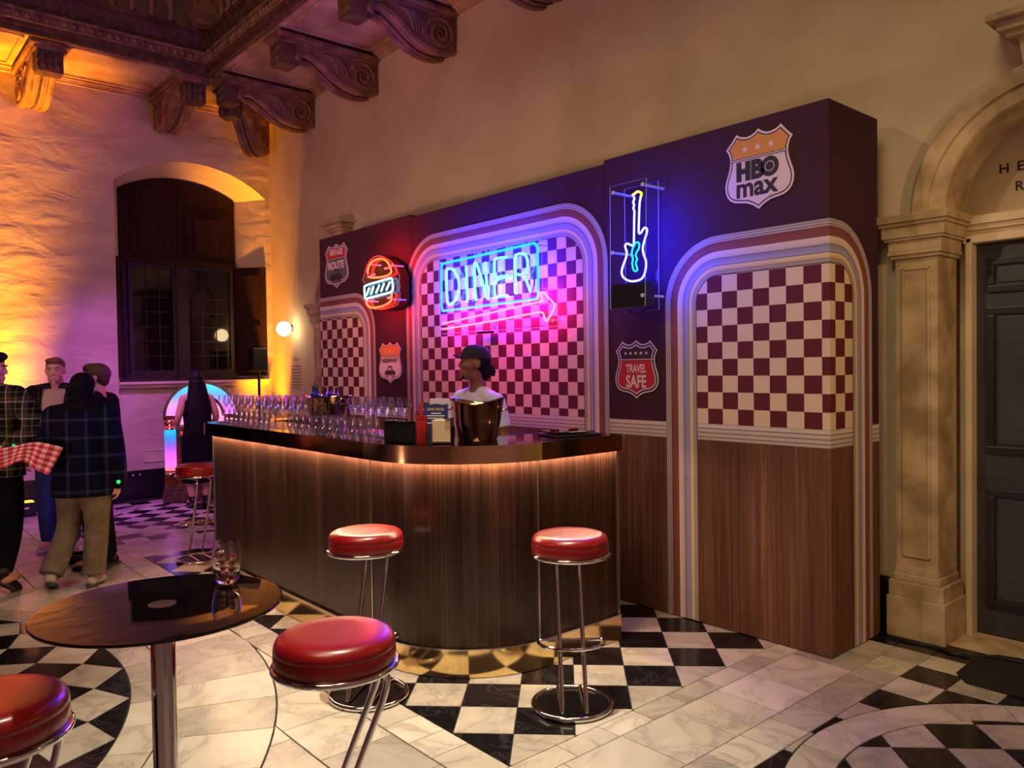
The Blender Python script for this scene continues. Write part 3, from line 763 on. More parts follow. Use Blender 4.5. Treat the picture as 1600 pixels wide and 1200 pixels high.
# ================================================================== printed diner backdrop
BF, BXR, BXL, BBK, BH = 4.032, -2.044, -7.765, 4.612, 3.0
RZ0, RZ1 = 1.133, 1.236        # printed dado rail
def vertical_grain(m, stops, su=70, sv=1.3, coord='UV'):
    n,l,b = nodes(m); nt=m.node_tree
    tc=n.new('ShaderNodeTexCoord'); mp=n.new('ShaderNodeMapping'); mp.inputs['Scale'].default_value=(su,sv,su)
    l.new(tc.outputs[coord],mp.inputs['Vector'])
    no=n.new('ShaderNodeTexNoise'); no.inputs['Scale'].default_value=1.0; no.inputs['Detail'].default_value=5; no.inputs['Roughness'].default_value=0.6
    l.new(mp.outputs[0],no.inputs['Vector'])
    mp2=n.new('ShaderNodeMapping'); mp2.inputs['Scale'].default_value=(su*0.12,sv*0.4,1); l.new(tc.outputs[coord],mp2.inputs['Vector'])
    n2=n.new('ShaderNodeTexNoise'); n2.inputs['Scale'].default_value=1.0; n2.inputs['Detail'].default_value=3; l.new(mp2.outputs[0],n2.inputs['Vector'])
    av=n.new('ShaderNodeMix'); av.data_type='FLOAT'; av.inputs[0].default_value=0.45; l.new(no.outputs['Fac'],av.inputs[2]); l.new(n2.outputs['Fac'],av.inputs[3])
    r=ramp(nt,stops); l.new(av.outputs[0],r.inputs[0]); l.new(r.outputs[0],b.inputs['Base Color']); return m
M_plum = mat('plum_printed_fabric',(66,36,50),0.75,0,0.2)
M_woodprint = vertical_grain(mat('printed_walnut',rough=0.7,spec=0.2),[(0.33,(66,40,34)),(0.46,(98,64,52)),(0.55,(112,76,60)),(0.66,(146,104,80))],60,0.9)
PROFILE=[(0.0,(98,84,92)),(0.03,(196,186,186)),(0.06,(120,106,112)),(0.09,(206,196,194)),(0.12,(128,114,116)),(0.16,(190,178,176)),(0.185,(92,58,56)),
 (0.20,(128,72,66)),(0.37,(140,82,76)),(0.39,(80,50,50)),(0.41,(226,206,200)),(0.56,(208,188,190)),(0.585,(104,92,116)),(0.60,(146,142,178)),(0.74,(168,164,200)),
 (0.76,(112,92,84)),(0.78,(232,212,170)),(0.88,(206,184,140)),(0.90,(98,82,78)),(0.915,(208,198,190)),(0.935,(120,108,106)),(0.955,(204,194,186)),(0.975,(122,108,104)),(1.0,(92,76,74))]
M_archprint=mat('printed_striped_moulding',rough=0.65,spec=0.2)
def _archmat():
    n,l,b=nodes(M_archprint); tc=n.new('ShaderNodeTexCoord'); sp=n.new('ShaderNodeSeparateXYZ'); l.new(tc.outputs['UV'],sp.inputs[0])
    r=ramp(M_archprint.node_tree,PROFILE); l.new(sp.outputs[0],r.inputs[0]); l.new(r.outputs[0],b.inputs['Base Color'])
_archmat()
M_rail=mat('printed_dado_moulding',rough=0.65,spec=0.2)
def _railmat():
    n,l,b=nodes(M_rail); tc=n.new('ShaderNodeTexCoord'); sp=n.new('ShaderNodeSeparateXYZ'); l.new(tc.outputs['UV'],sp.inputs[0])
    r=ramp(M_rail.node_tree,[(0.0,(84,66,64)),(0.06,(190,174,166)),(0.16,(206,192,184)),(0.2,(112,94,92)),(0.27,(196,182,176)),(0.40,(210,196,190)),(0.45,(110,92,90)),(0.52,(198,184,178)),(0.66,(214,200,194)),(0.71,(120,102,98)),(0.8,(222,208,200)),(0.97,(206,192,184)),(1.0,(140,120,114))])
    l.new(sp.outputs[1],r.inputs[0]); l.new(r.outputs[0],b.inputs['Base Color'])
_railmat()
M_check=mat('printed_chequer',rough=0.65,spec=0.2)
def _checkmat():
    n,l,b=nodes(M_check); tc=n.new('ShaderNodeTexCoord'); ck=n.new('ShaderNodeTexChecker'); ck.inputs['Scale'].default_value=1.0
    ck.inputs['Color1'].default_value=(*lin((98,38,46)),1); ck.inputs['Color2'].default_value=(*lin((226,204,178)),1)
    mp=n.new('ShaderNodeMapping'); mp.inputs['Location'].default_value=(0.0005,0.0005,1.5)
    l.new(tc.outputs['UV'],mp.inputs[0]); l.new(mp.outputs[0],ck.inputs['Vector']); l.new(ck.outputs['Color'],b.inputs['Base Color'])
_checkmat()
bd_root=thing('photo_backdrop','plum printed diner backdrop with three striped arches and chequered panels behind the bar','backdrop',((BXL+BXR)/2,BBK,0))
for x0,x1,h,nm in ((BXL,-6.0075,3.0,'left'),(-6.0065,-3.6445,2.975,'middle'),(-3.6435,BXR,3.0,'right')):
    MB().bbox((x0,BF,0.004),(x1,BBK,h),0.006).build('flat', M_plum, bd_root)
def unfold(s,z,off,side=False):
    if s<=BXR+1e-6 and not side: return (s+(off if s>BXR-1e-6 else 0), BF-off, z)
    return (BXR+off, BF+(s-BXR)-(off if s<BXR+1e-6 else 0), z)
def corner_clip(poly):
    a=clip_half(poly,1,0,BXR); b=clip_half(poly,-1,0,-BXR); return [p for p in (a,b) if len(p)>2 and area2(p)>1e-5]
def print_poly(mb, poly, off, uvf):
    if sum(poly[i][0]*poly[(i+1)%len(poly)][1]-poly[(i+1)%len(poly)][0]*poly[i][1] for i in range(len(poly)))<0: poly=poly[::-1]
    for p in corner_clip(poly):
        sd=max(q[0] for q in p)>BXR+1e-4; o=len(mb.v); mb.v += [Vector(unfold(s,z,off,sd)) for s,z in p]; mb.face(range(o,o+len(p)),0,[uvf(s,z) for s,z in p])
W=0.238
def arch_path(sl,sr,z0,ztop,R,d,legs=(True,True),n=12):
    """outer outline inset by d: list of (s,z), from left leg foot to right leg foot"""
    r=max(R-d,0.03); l,rr,t=sl+d,sr-d,ztop-d; P=[]
    if legs[0]: P+= [(l,z0)]+[(l+r-r*math.cos(PI/2*k/n), t-r+r*math.sin(PI/2*k/n)) for k in range(n+1)]
    else: P+=[(sl,t)]
    if l<BXR<rr: P+=[(BXR,t)]
    P+= [(rr-r+r*math.sin(PI/2*k/n), t-r+r*math.cos(PI/2*k/n)) for k in range(n+1)]+[(rr,z0)]
    return P
def arch_band(sl,sr,ztop,R,legs=(True,True)):
    mb=MB(); T=24
    A=[arch_path(sl,sr,0.006,ztop,R,W*k/T,legs) for k in range(T+1)]
    for k in range(T):
        for i in range(len(A[0])-1):
            q=[A[k][i],A[k+1][i],A[k+1][i+1],A[k][i+1]]; us=[k/T,(k+1)/T,(k+1)/T,k/T]
            side = (q[0][0]+q[3][0])/2>BXR
            def U(p): 
                return (p[0]+(0.0045 if abs(p[0]-BXR)<1e-6 else 0),BF-0.0045,p[1]) if not side else (BXR+0.0045,BF+p[0]-BXR-(0.0045 if abs(p[0]-BXR)<1e-6 else 0),p[1])
            o=len(mb.v); mb.v += [Vector(U(p)) for p in q]; mb.face((o,o+1,o+2,o+3),0,[(u,0) for u in us])
    return mb.build('striped_arch', M_archprint, bd_root)
def panel_set(s0,s1,ab,pitch,ph,legs=(True,True)):
    sl,sr,zt,R=ab
    arch_band(sl,sr,zt,R,legs)
    inner=arch_path(sl,sr,RZ1,zt,R,W-0.002,legs)
    if not legs[0]: inner=[(sl,RZ1)]+inner
    mb=MB(); print_poly(mb,inner,0.003,lambda s,z:((s-ph[0])/pitch,(z-ph[1])/0.0998*ph[2]))
    mb.build('chequer_panel', M_check, bd_root)
    mb=MB(); N=8
    print_poly(mb,[(s0,0.006),(s1,0.006),(s1,RZ0),(s0,RZ0)],0.002,lambda s,z:(s,z)); mb.build('walnut_dado', M_woodprint, bd_root)
    mb=MB(); print_poly(mb,[(s0,RZ0),(s1,RZ0),(s1,RZ1),(s0,RZ1)],0.003,lambda s,z:(s,(z-RZ0)/(RZ1-RZ0))); mb.build('dado_rail', M_rail, bd_root)
panel_set(-7.764,-6.009,(-7.764,-6.64,2.368,0.40),0.1078,(-7.727-0.1078,2.12,1.0),(False,True))
panel_set(-6.006,-3.645,(-6.095,-3.612,2.775,0.46),0.0967,(-4.398,1.677,1.034))
panel_set(-3.643,BXR+(BBK-BF)-0.001,(-3.130,BXR+0.487,2.367,0.40),0.1035,(-2.814,2.027,1.0))
for x in (-6.007,-3.644):
    MB().box((x-0.002,BF-0.0012,1.24),(x+0.002,BF,2.97)).build('fabric_seam', mat('plum_seam',(40,20,32),0.8), bd_root)

# ------------------------------------------------------------------ shield shaped signs
SH=[(0,0.5),(0.055,0.462),(0.115,0.435),(0.175,0.43),(0.235,0.44),(0.29,0.462),(0.325,0.49),(0.40,0.405),(0.49,0.32),(0.452,0.268),(0.43,0.205),(0.425,0.14),(0.437,0.07),(0.465,-0.01),(0.495,-0.09),(0.507,-0.16),(0.50,-0.23),(0.475,-0.29),(0.43,-0.34),(0.36,-0.375),(0.27,-0.39),(0.17,-0.405),(0.08,-0.445),(0,-0.5)]
SHIELD=SH+[(-u,v) for u,v in SH[-2:0:-1]]
def inset(poly,d,aspect):
    """inset a shield outline by d (fraction of height)"""
    P=[(u*aspect,v) for u,v in poly]; n=len(P); out=[]
    for i in range(n):
        a,b,c=Vector(P[i-1]),Vector(P[i]),Vector(P[(i+1)%n]); e1=(b-a).normalized(); e2=(c-b).normalized()
        n1=Vector((e1.y,-e1.x)); n2=Vector((e2.y,-e2.x)); s=n1+n2; k=d/max(0.45,1+n1.dot(n2)); q=b+s*k; out.append((q.x/aspect,q.y))
    return out
def star(cx,cy,r): return [(cx+(r if k%2==0 else r*0.42)*math.sin(PI*k/5), cy+(r if k%2==0 else r*0.42)*math.cos(PI*k/5)) for k in range(10)]
M_sw=mat('sign_white',(226,208,212),0.55); M_sd=mat('sign_dark',(42,26,38),0.55); M_so=mat('sign_orange',(214,146,62),0.55); M_sr=mat('sign_red',(186,36,40),0.55); M_sb=mat('sign_slate',(82,88,104),0.55)
def shield(label, cx, cz, wd, ht, layers, divider, marks):
    t=thing('shield_sign',label,'sign',(cx,BF-0.002,cz),0,None); asp=wd/ht/1.0
    ax,az=Vector((1,0,0)),Vector((0,0,1)); p0=Vector((cx,BF-0.0048,cz))
    def sc(poly): return [(u*wd/1.014,v*ht) for u,v in poly]
    y=0.0
    mb=MB(); mb.prism(sc(SHIELD)[::-1],p0,ax,az,(0,-1,0),0.003); mb.build('shield_face',layers[0][1],t); y=0.003
    for d,m,half in layers[1:]:
        poly=inset(SHIELD,d,asp)
        if half=='top': poly=clip_half(poly,0,-1,-divider-0.012)
        if half=='bottom': poly=clip_half(poly,0,1,divider-0.012)
        y+=0.0005
        mb=MB(); mb.prism(sc(poly)[::-1],p0,ax,az,(0,-1,0),y); mb.build('inlay',m,t)
    return t,p0+Vector((0,-y-0.0006,0)),wd,ht
def car_mark(mb,p,ax,az,w,cut):
    k=w; body=[(-.5,-.08),(-.5,.06),(-.46,.1),(-.3,.12),(-.2,.33),(-.13,.36),(.14,.36),(.2,.33),(.27,.12),(.44,.1),(.5,.06),(.5,-.08),(.46,-.12),(-.46,-.12)]
    mb.prism([(a*k,b*k) for a,b in body][::-1],p,ax,az,(0,-1,0),0.0004)
    for x in (-.27,.27): mb.prism([(x*k+.11*k*math.cos(2*PI*i/12),-.13*k+.11*k*math.sin(2*PI*i/12)) for i in range(12)][::-1],p,ax,az,(0,-1,0),0.0006)
    for poly in ([(-.21,.12),(-.14,.28),(-.02,.28),(-.02,.12)],[(.03,.12),(.03,.28),(.12,.28),(.18,.12)]): cut.prism([(a*k,b*k) for a,b in poly][::-1],p+Vector((0,-0.0005,0)),ax,az,(0,-1,0),0.0004)
    for x in (-.27,.27): cut.prism([(x*k+.045*k*math.cos(2*PI*i/10),-.13*k+.045*k*math.sin(2*PI*i/10)) for i in range(10)][::-1],p+Vector((0,-0.0007,0)),ax,az,(0,-1,0),0.0004)
AX,AZ=Vector((1,0,0)),Vector((0,0,1))
def stars(t,p,xs,v,r):
    for x in xs: MB().prism([(a,b) for a,b in star(x,v,r)],p,AX,AZ,(0,-1,0),0.0005).build('star',M_sw,t)
def white_black_white(t,p,wd,ht,dv,c1,c2):
    for v0,v1,m in ((dv-0.02,dv+0.012,c1),(dv-0.010,dv+0.003,c2)):
        mb=MB(); mb.prism([(-0.41*wd,v0*ht),(0.41*wd,v0*ht),(0.41*wd,v1*ht),(-0.41*wd,v1*ht)],p,AX,AZ,(0,-1,0),0.0004 if m is c1 else 0.0008); mb.build('divider',m,t)
# large orange and white one
t,p,wd,ht=shield('largest shield sign, white with an orange top and three white stars, black two-line lettering',-2.457,2.707,0.438,0.455,[(0,M_sw,''),(0.026,M_sd,''),(0.042,M_sw,''),(0.044,M_so,'top')],0.16,None)
white_black_white(t,p,wd,ht,0.16,M_sd,M_sw)
stars(t,p,(-0.085,-0.002,0.082),0.125,0.023)
mb=MB(); P0=p
x0=-0.142
def R2(a,b,c,d): mb.prism([(a,c),(b,c),(b,d),(a,d)],P0,AX,AZ,(0,-1,0),0.0005)
zb,zt_=-0.055,0.058
R2(-0.142,-0.108,zb,zt_); R2(-0.084,-0.050,zb,zt_); R2(-0.108,-0.084,-0.013,0.017)
put_text(mb,'B',0.1,P0+Vector((0,-0.0005,0)),AX,AZ,0,0.006,1.0,'LEFT',1.0,(-0.046,zb,0.083,zt_-zb))
def disc(mb,cx,cz,r0,r1,n=32):
    for k in range(n):
        a,b=2*PI*k/n,2*PI*(k+1)/n
        mb.add([P0+Vector((cx+r*math.cos(t_),-0.0005,cz+r*math.sin(t_))) for r,t_ in ((r1,a),(r1,b),(r0,b),(r0,a))],[(0,1,2,3)])
disc(mb,0.072,0.0015,0.030,0.0565); disc(mb,0.072,0.0015,0.0,0.0245)
put_text(mb,'max',0.1,P0+Vector((0,-0.0005,0)),AX,AZ,0,0.003,1.0,'LEFT',1.0,(-0.142,-0.150,0.268,0.082))
mb.build('lettering',M_sd,t)
# red and dark one
t,p,wd,ht=shield('red and dark shield sign with five white stars above two white words',-3.370,1.570,0.366,0.384,[(0,M_sw,''),(0.022,M_sd,''),(0.052,M_sw,''),(0.072,M_sd,''),(0.074,M_sr,'bottom')],0.175,None)
white_black_white(t,p,wd,ht,0.175,M_sd,M_sw)
stars(t,p,(-0.088,-0.045,-0.001,0.043,0.087),0.107,0.0145)
mb=MB(); q=p+Vector((0,-0.0006,0))
put_text(mb,'TRAVEL',0.05,q,AX,AZ,0,0.0012,0.55,'CENTER',1.0,(-0.085,-0.022,0.170,0.057)); put_text(mb,'SAFE',0.08,q,AX,AZ,0,0.0020,0.6,'CENTER',1.0,(-0.085,-0.122,0.170,0.086)); mb.build('lettering',M_sw,t)
# small orange one with the car
t,p,wd,ht=shield('small white shield sign with orange top and black car under one word',-6.380,1.655,0.395,0.388,[(0,M_sw,''),(0.026,M_sd,''),(0.042,M_sw,''),(0.044,M_so,'top')],0.16,None)
white_black_white(t,p,wd,ht,0.16,M_sd,M_sw)
stars(t,p,(-0.07,0.0,0.07),0.107,0.02)
mb=MB(); cut=MB(); put_text(mb,'HIGHWAY',0.05,p+Vector((0,-0.0006,0)),AX,AZ,0,0.0022,1.0,'CENTER',1.0,(-0.142,-0.0,0.284,0.044)); car_mark(mb,p+Vector((0,0,-0.095)),AX,AZ,0.18,cut); mb.build('lettering',M_sd,t); cut.build('car_window',M_sw,t)
# slate and red one
t,p,wd,ht=shield('slate grey shield sign with red top, two white words and a dark car',-7.383,2.680,0.50,0.462,[(0,M_sw,''),(0.022,M_sd,''),(0.046,M_sw,''),(0.066,M_sb,''),(0.068,M_sr,'top')],0.165,None)
white_black_white(t,p,wd,ht,0.165,M_sd,M_sw)
mb=MB(); put_text(mb,'VINTAGE',0.05,p+Vector((0,-0.0006,0)),AX,AZ,0,0.0022,1.0,'CENTER',1.0,(-0.142,0.108,0.284,0.058)); put_text(mb,'ROUTE',0.08,p+Vector((0,-0.0006,0)),AX,AZ,0,0.0035,1.0,'CENTER',1.0,(-0.165,-0.035,0.33,0.083)); mb.build('lettering',M_sw,t)
mb=MB(); cut=MB(); car_mark(mb,p+Vector((0,0,-0.118)),AX,AZ,0.24,cut); mb.build('car_mark',M_sd,t); cut.build('car_window',M_sb,t)

# ================================================================== neon signs
def neon_mat(name, rgb, strength): return emit(name, rgb, strength, True)
N_cyan=neon_mat('neon_cyan_blue',(0.0,0.0022,0.85),400.0)
N_white=neon_mat('neon_ice_white',(0.02,0.28,0.62),20.0)
N_red=neon_mat('neon_red',(1.0,0.0050,0.0036),125.0)
N_pat=neon_mat('neon_pale_blue',(0.14,0.5,0.8),6.0)
N_bun=neon_mat('neon_orange_red',(1.0,0.0030,0.0008),170.0)
N_blue=neon_mat('neon_blue_white',(0.006,0.0066,1.0),200.0)
N_yel=neon_mat('neon_yellow',(0.80,0.72,0.01),7.0)
N_teal=neon_mat('neon_teal',(0.0,0.42,0.60),5.0)
M_dark_tube=mat('unlit_black_tube',(26,20,28),0.3)
M_wire=mat('red_wire',(70,16,22),0.5)
def tube3(pts,y,r=0.0062,closed=False,n=4,mb=None):
    mb=mb or MB(); P=smooth_path([(a,y,b) for a,b in pts],n,closed); mb.tube(P,r,8,closed); return mb
def acrylic(t, outline, y, th=0.006, nm='acrylic_panel'):
    mb=MB(); mb.prism(outline if area_sgn(outline)<0 else outline[::-1],(0,y,0),AX,AZ,(0,-1,0),th); o=mb.build(nm,M_acrylic,t)
    e=MB(); e.tube([(a,y-th/2,b) for a,b in outline],th*0.35,4,True); e.build('panel_edge',M_acr_edge,o); return o
def area_sgn(p): return sum(p[i][0]*p[(i+1)%len(p)][1]-p[(i+1)%len(p)][0]*p[i][1] for i in range(len(p)))
def standoff(t,pts,y0,y1):
    for a,b in pts:
        mb=MB(); mb.tube([(a,y0,b),(a,y1,b)],0.008,10); mb.tube([(a,y0-0.006,b),(a,y0+0.004,b)],0.013,10); mb.build('standoff',M_acr_edge,t)
# --- DINER
dn=thing('neon_sign','blue neon sign spelling a word in a rounded box over a red neon arrow','neon sign',(-4.7,BF,1.88))
y=3.93
acrylic(dn,[(-5.475,2.525),(-4.19,2.528),(-4.188,2.168),(-4.023,2.158),(-3.943,2.05),(-4.028,1.885),(-5.467,1.89)],y+0.03)
standoff(dn,[(-5.44,2.49),(-4.22,2.49),(-5.44,1.93),(-4.08,1.93),(-4.82,2.505),(-5.44,2.2)],y+0.02,BF)
BORDER=[(-5.35,2.478),(-4.814,2.490),(-4.284,2.503),(-4.24,2.498),(-4.211,2.471),(-4.207,2.427),(-4.206,2.295),(-4.208,2.13),(-4.224,2.105),(-4.263,2.094),(-4.802,2.088),(-5.344,2.08),(-5.389,2.09),(-5.403,2.118),(-5.405,2.225),(-5.400,2.43),(-5.388,2.466)]
tube3(BORDER,y,0.009,True).build('border_tube',N_cyan,dn)
LET=[[(-5.311,2.131),(-5.326,2.265),(-5.322,2.408),(-5.303,2.423),(-5.246,2.419),(-5.197,2.381),(-5.161,2.325),(-5.153,2.265),(-5.171,2.207),(-5.209,2.157),(-5.254,2.134),(-5.298,2.126)],
 [(-5.055,2.422),(-5.047,2.3),(-5.047,2.131)],
 [(-4.927,2.133),(-4.945,2.247),(-4.945,2.421),(-4.931,2.43),(-4.908,2.41),(-4.843,2.267),(-4.789,2.144),(-4.778,2.151),(-4.797,2.277),(-4.805,2.427)],
 [(-4.55,2.437),(-4.649,2.441),(-4.688,2.432),(-4.696,2.394),(-4.695,2.331),(-4.68,2.298),(-4.62,2.295),(-4.537,2.294),(-4.62,2.281),(-4.681,2.266),(-4.698,2.239),(-4.697,2.169),(-4.683,2.143),(-4.624,2.144),(-4.543,2.144)]]
for P_ in LET: tube3(P_,y-0.004,0.0085).build('letter_tube',N_white,dn)
r=tube3([(-4.446,2.146),(-4.452,2.245),(-4.45,2.422),(-4.432,2.441),(-4.376,2.444),(-4.336,2.426),(-4.314,2.387),(-4.312,2.34),(-4.328,2.308),(-4.369,2.288),(-4.41,2.289),(-4.425,2.297)],y-0.004,0.0085)
tube3([(-4.351,2.283),(-4.32,2.22),(-4.287,2.153)],y-0.004,0.0085,mb=r).build('letter_tube',N_white,dn)
b=MB(); 
for seg in ([(-4.41,2.289),(-4.37,2.285),(-4.351,2.283)],[(-4.543,2.144),(-4.50,2.146),(-4.446,2.146)],[(-5.047,2.131),(-4.99,2.12),(-4.927,2.133)],[(-4.287,2.153),(-4.262,2.2),(-4.262,2.27)]): tube3(seg,y+0.012,0.006).build('blocked_tube',M_dark_tube,dn)
for (a,c) in ((-5.25,2.478),(-4.95,2.484),(-4.6,2.492),(-4.35,2.498)): MB().tube([(a,y+0.02,c),(a,y+0.02,c+0.03)],0.006,6).build('electrode',M_dark_tube,dn)
ARR=[(-5.399,1.972),(-4.736,2.027),(-4.2,2.07),(-4.166,2.081),(-4.175,2.114),(-4.17,2.134),(-4.146,2.132),(-4.099,2.095),(-4.039,2.042),(-4.049,2.007),(-4.102,1.939),(-4.126,1.927),(-4.145,1.948),(-4.154,1.981),(-4.177,1.992),(-4.236,1.993),(-4.738,1.96),(-5.387,1.927)]
tube3(ARR,y,0.0065).build('arrow_tube',N_red,dn)
b=MB(); tube3([(-5.0,1.905),(-4.92,1.915),(-4.85,1.90),(-4.78,1.905),(-4.74,1.93),(-4.735,1.965),(-4.76,1.975),(-4.785,1.95),(-4.78,1.915),(-4.74,1.90)],y+0.04,0.004,mb=b); tube3([(-5.46,1.885),(-5.1,1.887),(-4.7,1.889),(-4.2,1.90)],y+0.06,0.003,mb=b); tube3([(-4.76,1.96),(-4.77,1.9),(-4.73,1.885),(-4.72,1.92),(-4.745,1.945)],y+0.05,0.003,mb=b)
b.build('supply_wire',M_wire,dn); MB().bbox((-4.98,y+0.03,1.868),(-4.80,y+0.07,1.892),0.004).build('transformer',M_black,dn)
# --- burger
bg=thing('neon_sign','neon burger sign with red bun outlines and a pale blue hatched patty','neon sign',(-6.27,BF,2.14))
y=3.84
ACR=[(-6.361,2.645),(-6.289,2.644),(-6.208,2.624),(-6.129,2.594),(-6.061,2.557),(-6.004,2.515),(-5.967,2.464),(-5.945,2.425),(-5.949,2.394),(-5.961,2.38),(-5.941,2.352),(-5.949,2.311),(-5.963,2.296),(-5.943,2.269),(-5.949,2.217),(-5.977,2.177),(-6.065,2.157),(-6.215,2.145),(-6.369,2.155),(-6.484,2.179),(-6.547,2.223),(-6.565,2.268),(-6.571,2.319),(-6.577,2.353),(-6.562,2.396),(-6.546,2.408),(-6.577,2.431),(-6.584,2.454),(-6.564,2.485),(-6.541,2.522),(-6.502,2.578),(-6.436,2.626)]
acrylic(bg,ACR,y+0.03)
mb=MB(); mb.prism([(a-0.02,b) for a,b in ACR],(0,y+0.14,0),AX,AZ,(0,1,0),0.03); mb.build('black_backing',mat('matt_black_backing',(8,8,9),0.85,0,0.1),bg)
standoff(bg,[(-6.44,2.58),(-6.05,2.53),(-6.5,2.24),(-6.02,2.22)],y+0.02,y+0.14)
tube3([(-6.446,2.49),(-6.445,2.528),(-6.411,2.569),(-6.353,2.598),(-6.28,2.608),(-6.209,2.605),(-6.139,2.585),(-6.091,2.555),(-6.058,2.515),(-6.042,2.482),(-6.047,2.461),(-6.095,2.445),(-6.174,2.439),(-6.276,2.441),(-6.379,2.451),(-6.44,2.465)],y,0.0075).build('bun_tube',N_bun,bg)
tube3([(-6.503,2.38),(-6.423,2.392),(-6.257,2.401),(-6.066,2.413),(-6.032,2.402),(-6.024,2.37),(-6.019,2.317),(-6.031,2.297),(-6.08,2.287),(-6.261,2.275),(-6.438,2.264),(-6.486,2.262),(-6.507,2.286),(-6.513,2.336),(-6.511,2.369)],y,0.0085,True).build('patty_tube',N_pat,bg)
b=MB()
for p,q in (((-6.424,2.356),(-6.48,2.292)),((-6.349,2.366),(-6.397,2.297)),((-6.246,2.368),(-6.306,2.3)),((-6.166,2.377),(-6.219,2.309)),((-6.067,2.379),(-6.129,2.313))): tube3([p,q],y,0.0085,mb=b)
b.build('hatch_tube',N_pat,bg)
tube3([(-6.465,2.25),(-6.477,2.223),(-6.457,2.194),(-6.399,2.174),(-6.316,2.167),(-6.204,2.171),(-6.103,2.189),(-6.053,2.214),(-6.042,2.25),(-6.041,2.276)],y,0.0075).build('bun_tube',N_bun,bg)
b=MB()
for (a,c) in ((-6.40,2.475),(-6.16,2.51),(-6.42,2.225),(-6.12,2.24)): b.tube([(a,y+0.005,c),(a,y+0.05,c+0.01)],0.010,8)
b.build('tube_holder',M_acr_edge,bg)
# --- guitar
gt=thing('neon_sign','blue and yellow neon electric guitar in a clear acrylic box','neon sign',(-3.28,BF,1.96))
y=3.80
acrylic(gt,[(-3.385,2.742),(-3.09,2.742),(-3.11,1.96),(-3.395,1.96)],y+0.008)
acrylic(gt,[(-3.44,2.765),(-3.16,2.765),(-3.165,1.95),(-3.44,1.95)],4.012,0.006,'rear_panel')
standoff(gt,[(-3.36,2.70),(-3.12,2.71),(-3.375,2.32),(-3.13,2.03)],y+0.008,4.01)
GW=[(-3.21,2.653),(-3.208,2.634),(-3.217,2.62),(-3.209,2.6),(-3.216,2.582),(-3.208,2.561),(-3.21,2.512),(-3.215,2.36),(-3.218,2.347),(-3.238,2.354),(-3.268,2.367),(-3.285,2.36),(-3.283,2.338),(-3.273,2.314),(-3.282,2.277),(-3.305,2.233),(-3.318,2.195),(-3.308,2.163),(-3.276,2.139),(-3.226,2.126),(-3.167,2.131),(-3.137,2.154),(-3.122,2.198),(-3.121,2.243),(-3.137,2.283),(-3.144,2.321),(-3.134,2.358),(-3.114,2.408),(-3.109,2.429),(-3.118,2.446),(-3.135,2.444),(-3.153,2.424),(-3.17,2.417),(-3.175,2.439),(-3.171,2.521),(-3.165,2.604),(-3.157,2.636)]
tube3(GW,y+0.03,0.0062).build('body_tube',N_blue,gt)
tube3([(-3.222,2.664),(-3.203,2.671),(-3.183,2.679),(-3.164,2.673),(-3.149,2.661),(-3.157,2.640)],y+0.03,0.0062).build('headstock_tube',N_yel,gt)
tube3([(-3.183,2.364),(-3.168,2.355),(-3.171,2.325),(-3.189,2.304),(-3.196,2.282),(-3.186,2.258),(-3.197,2.236),(-3.19,2.213),(-3.185,2.193),(-3.2,2.186),(-3.217,2.197),(-3.223,2.224),(-3.226,2.24),(-3.219,2.262),(-3.229,2.293),(-3.223,2.323),(-3.213,2.345),(-3.198,2.36)],y+0.025,0.005,True).build('pickguard_tube',N_teal,gt)
MB().bbox((-3.392,y+0.012,1.965),(-3.112,y+0.10,2.118),0.006).build('transformer_box',M_black,gt)
b=MB(); tube3([(-3.36,1.965),(-3.3,1.94),(-3.22,1.935),(-3.15,1.96)],y+0.09,0.004).build('cable',M_black,gt); tube3([(-3.3,2.78),(-3.22,2.775),(-3.17,2.76)],4.0,0.003,mb=b); b.build('cable',M_black,gt)
# ================================================================== bar counter
M_walnut = vertical_grain(mat('walnut_laminate',rough=0.24,spec=0.5),[(0.30,(26,15,12)),(0.45,(46,29,22)),(0.55,(60,39,30)),(0.70,(92,64,48))],90,0.8)
M_ctop = mat('dark_mirror_worktop',(112,88,92),0.09,1.0)
M_alu = mat('aluminium_trim',(215,210,200),0.22,1.0)
M_led = emit('warm_led_strip',(1.0,0.64,0.38),150,True)
BH_, FZ, KZ = 1.20, 1.108, 0.148
def bar_path(off, x_l=-6.25, n=20):
    """outer plan line of the counter inset by off: long side, curve, short side; starts on left end"""
    cx,cy,R=-3.66,2.86,0.67
    P=[]; r=0.10
    xl=x_l+off; yf=2.19+off
    P+=[(xl,3.0-0.0)] + [(xl+(r-off*0)*(1-math.cos(PI/2*k/6)), yf+r-(r)*math.sin(PI/2*k/6)) for k in range(7)]
    for k in range(24): P.append((-6.1+ (cx+6.1)*(k+1)/24, yf))
    P=P[:-1]
    P+=[(cx+(R-off)*math.sin(PI/2*k/n), cy-(R-off)*math.cos(PI/2*k/n)) for k in range(n+1)]
    P.append((cx+R-off,3.455-off*0.3)); return P
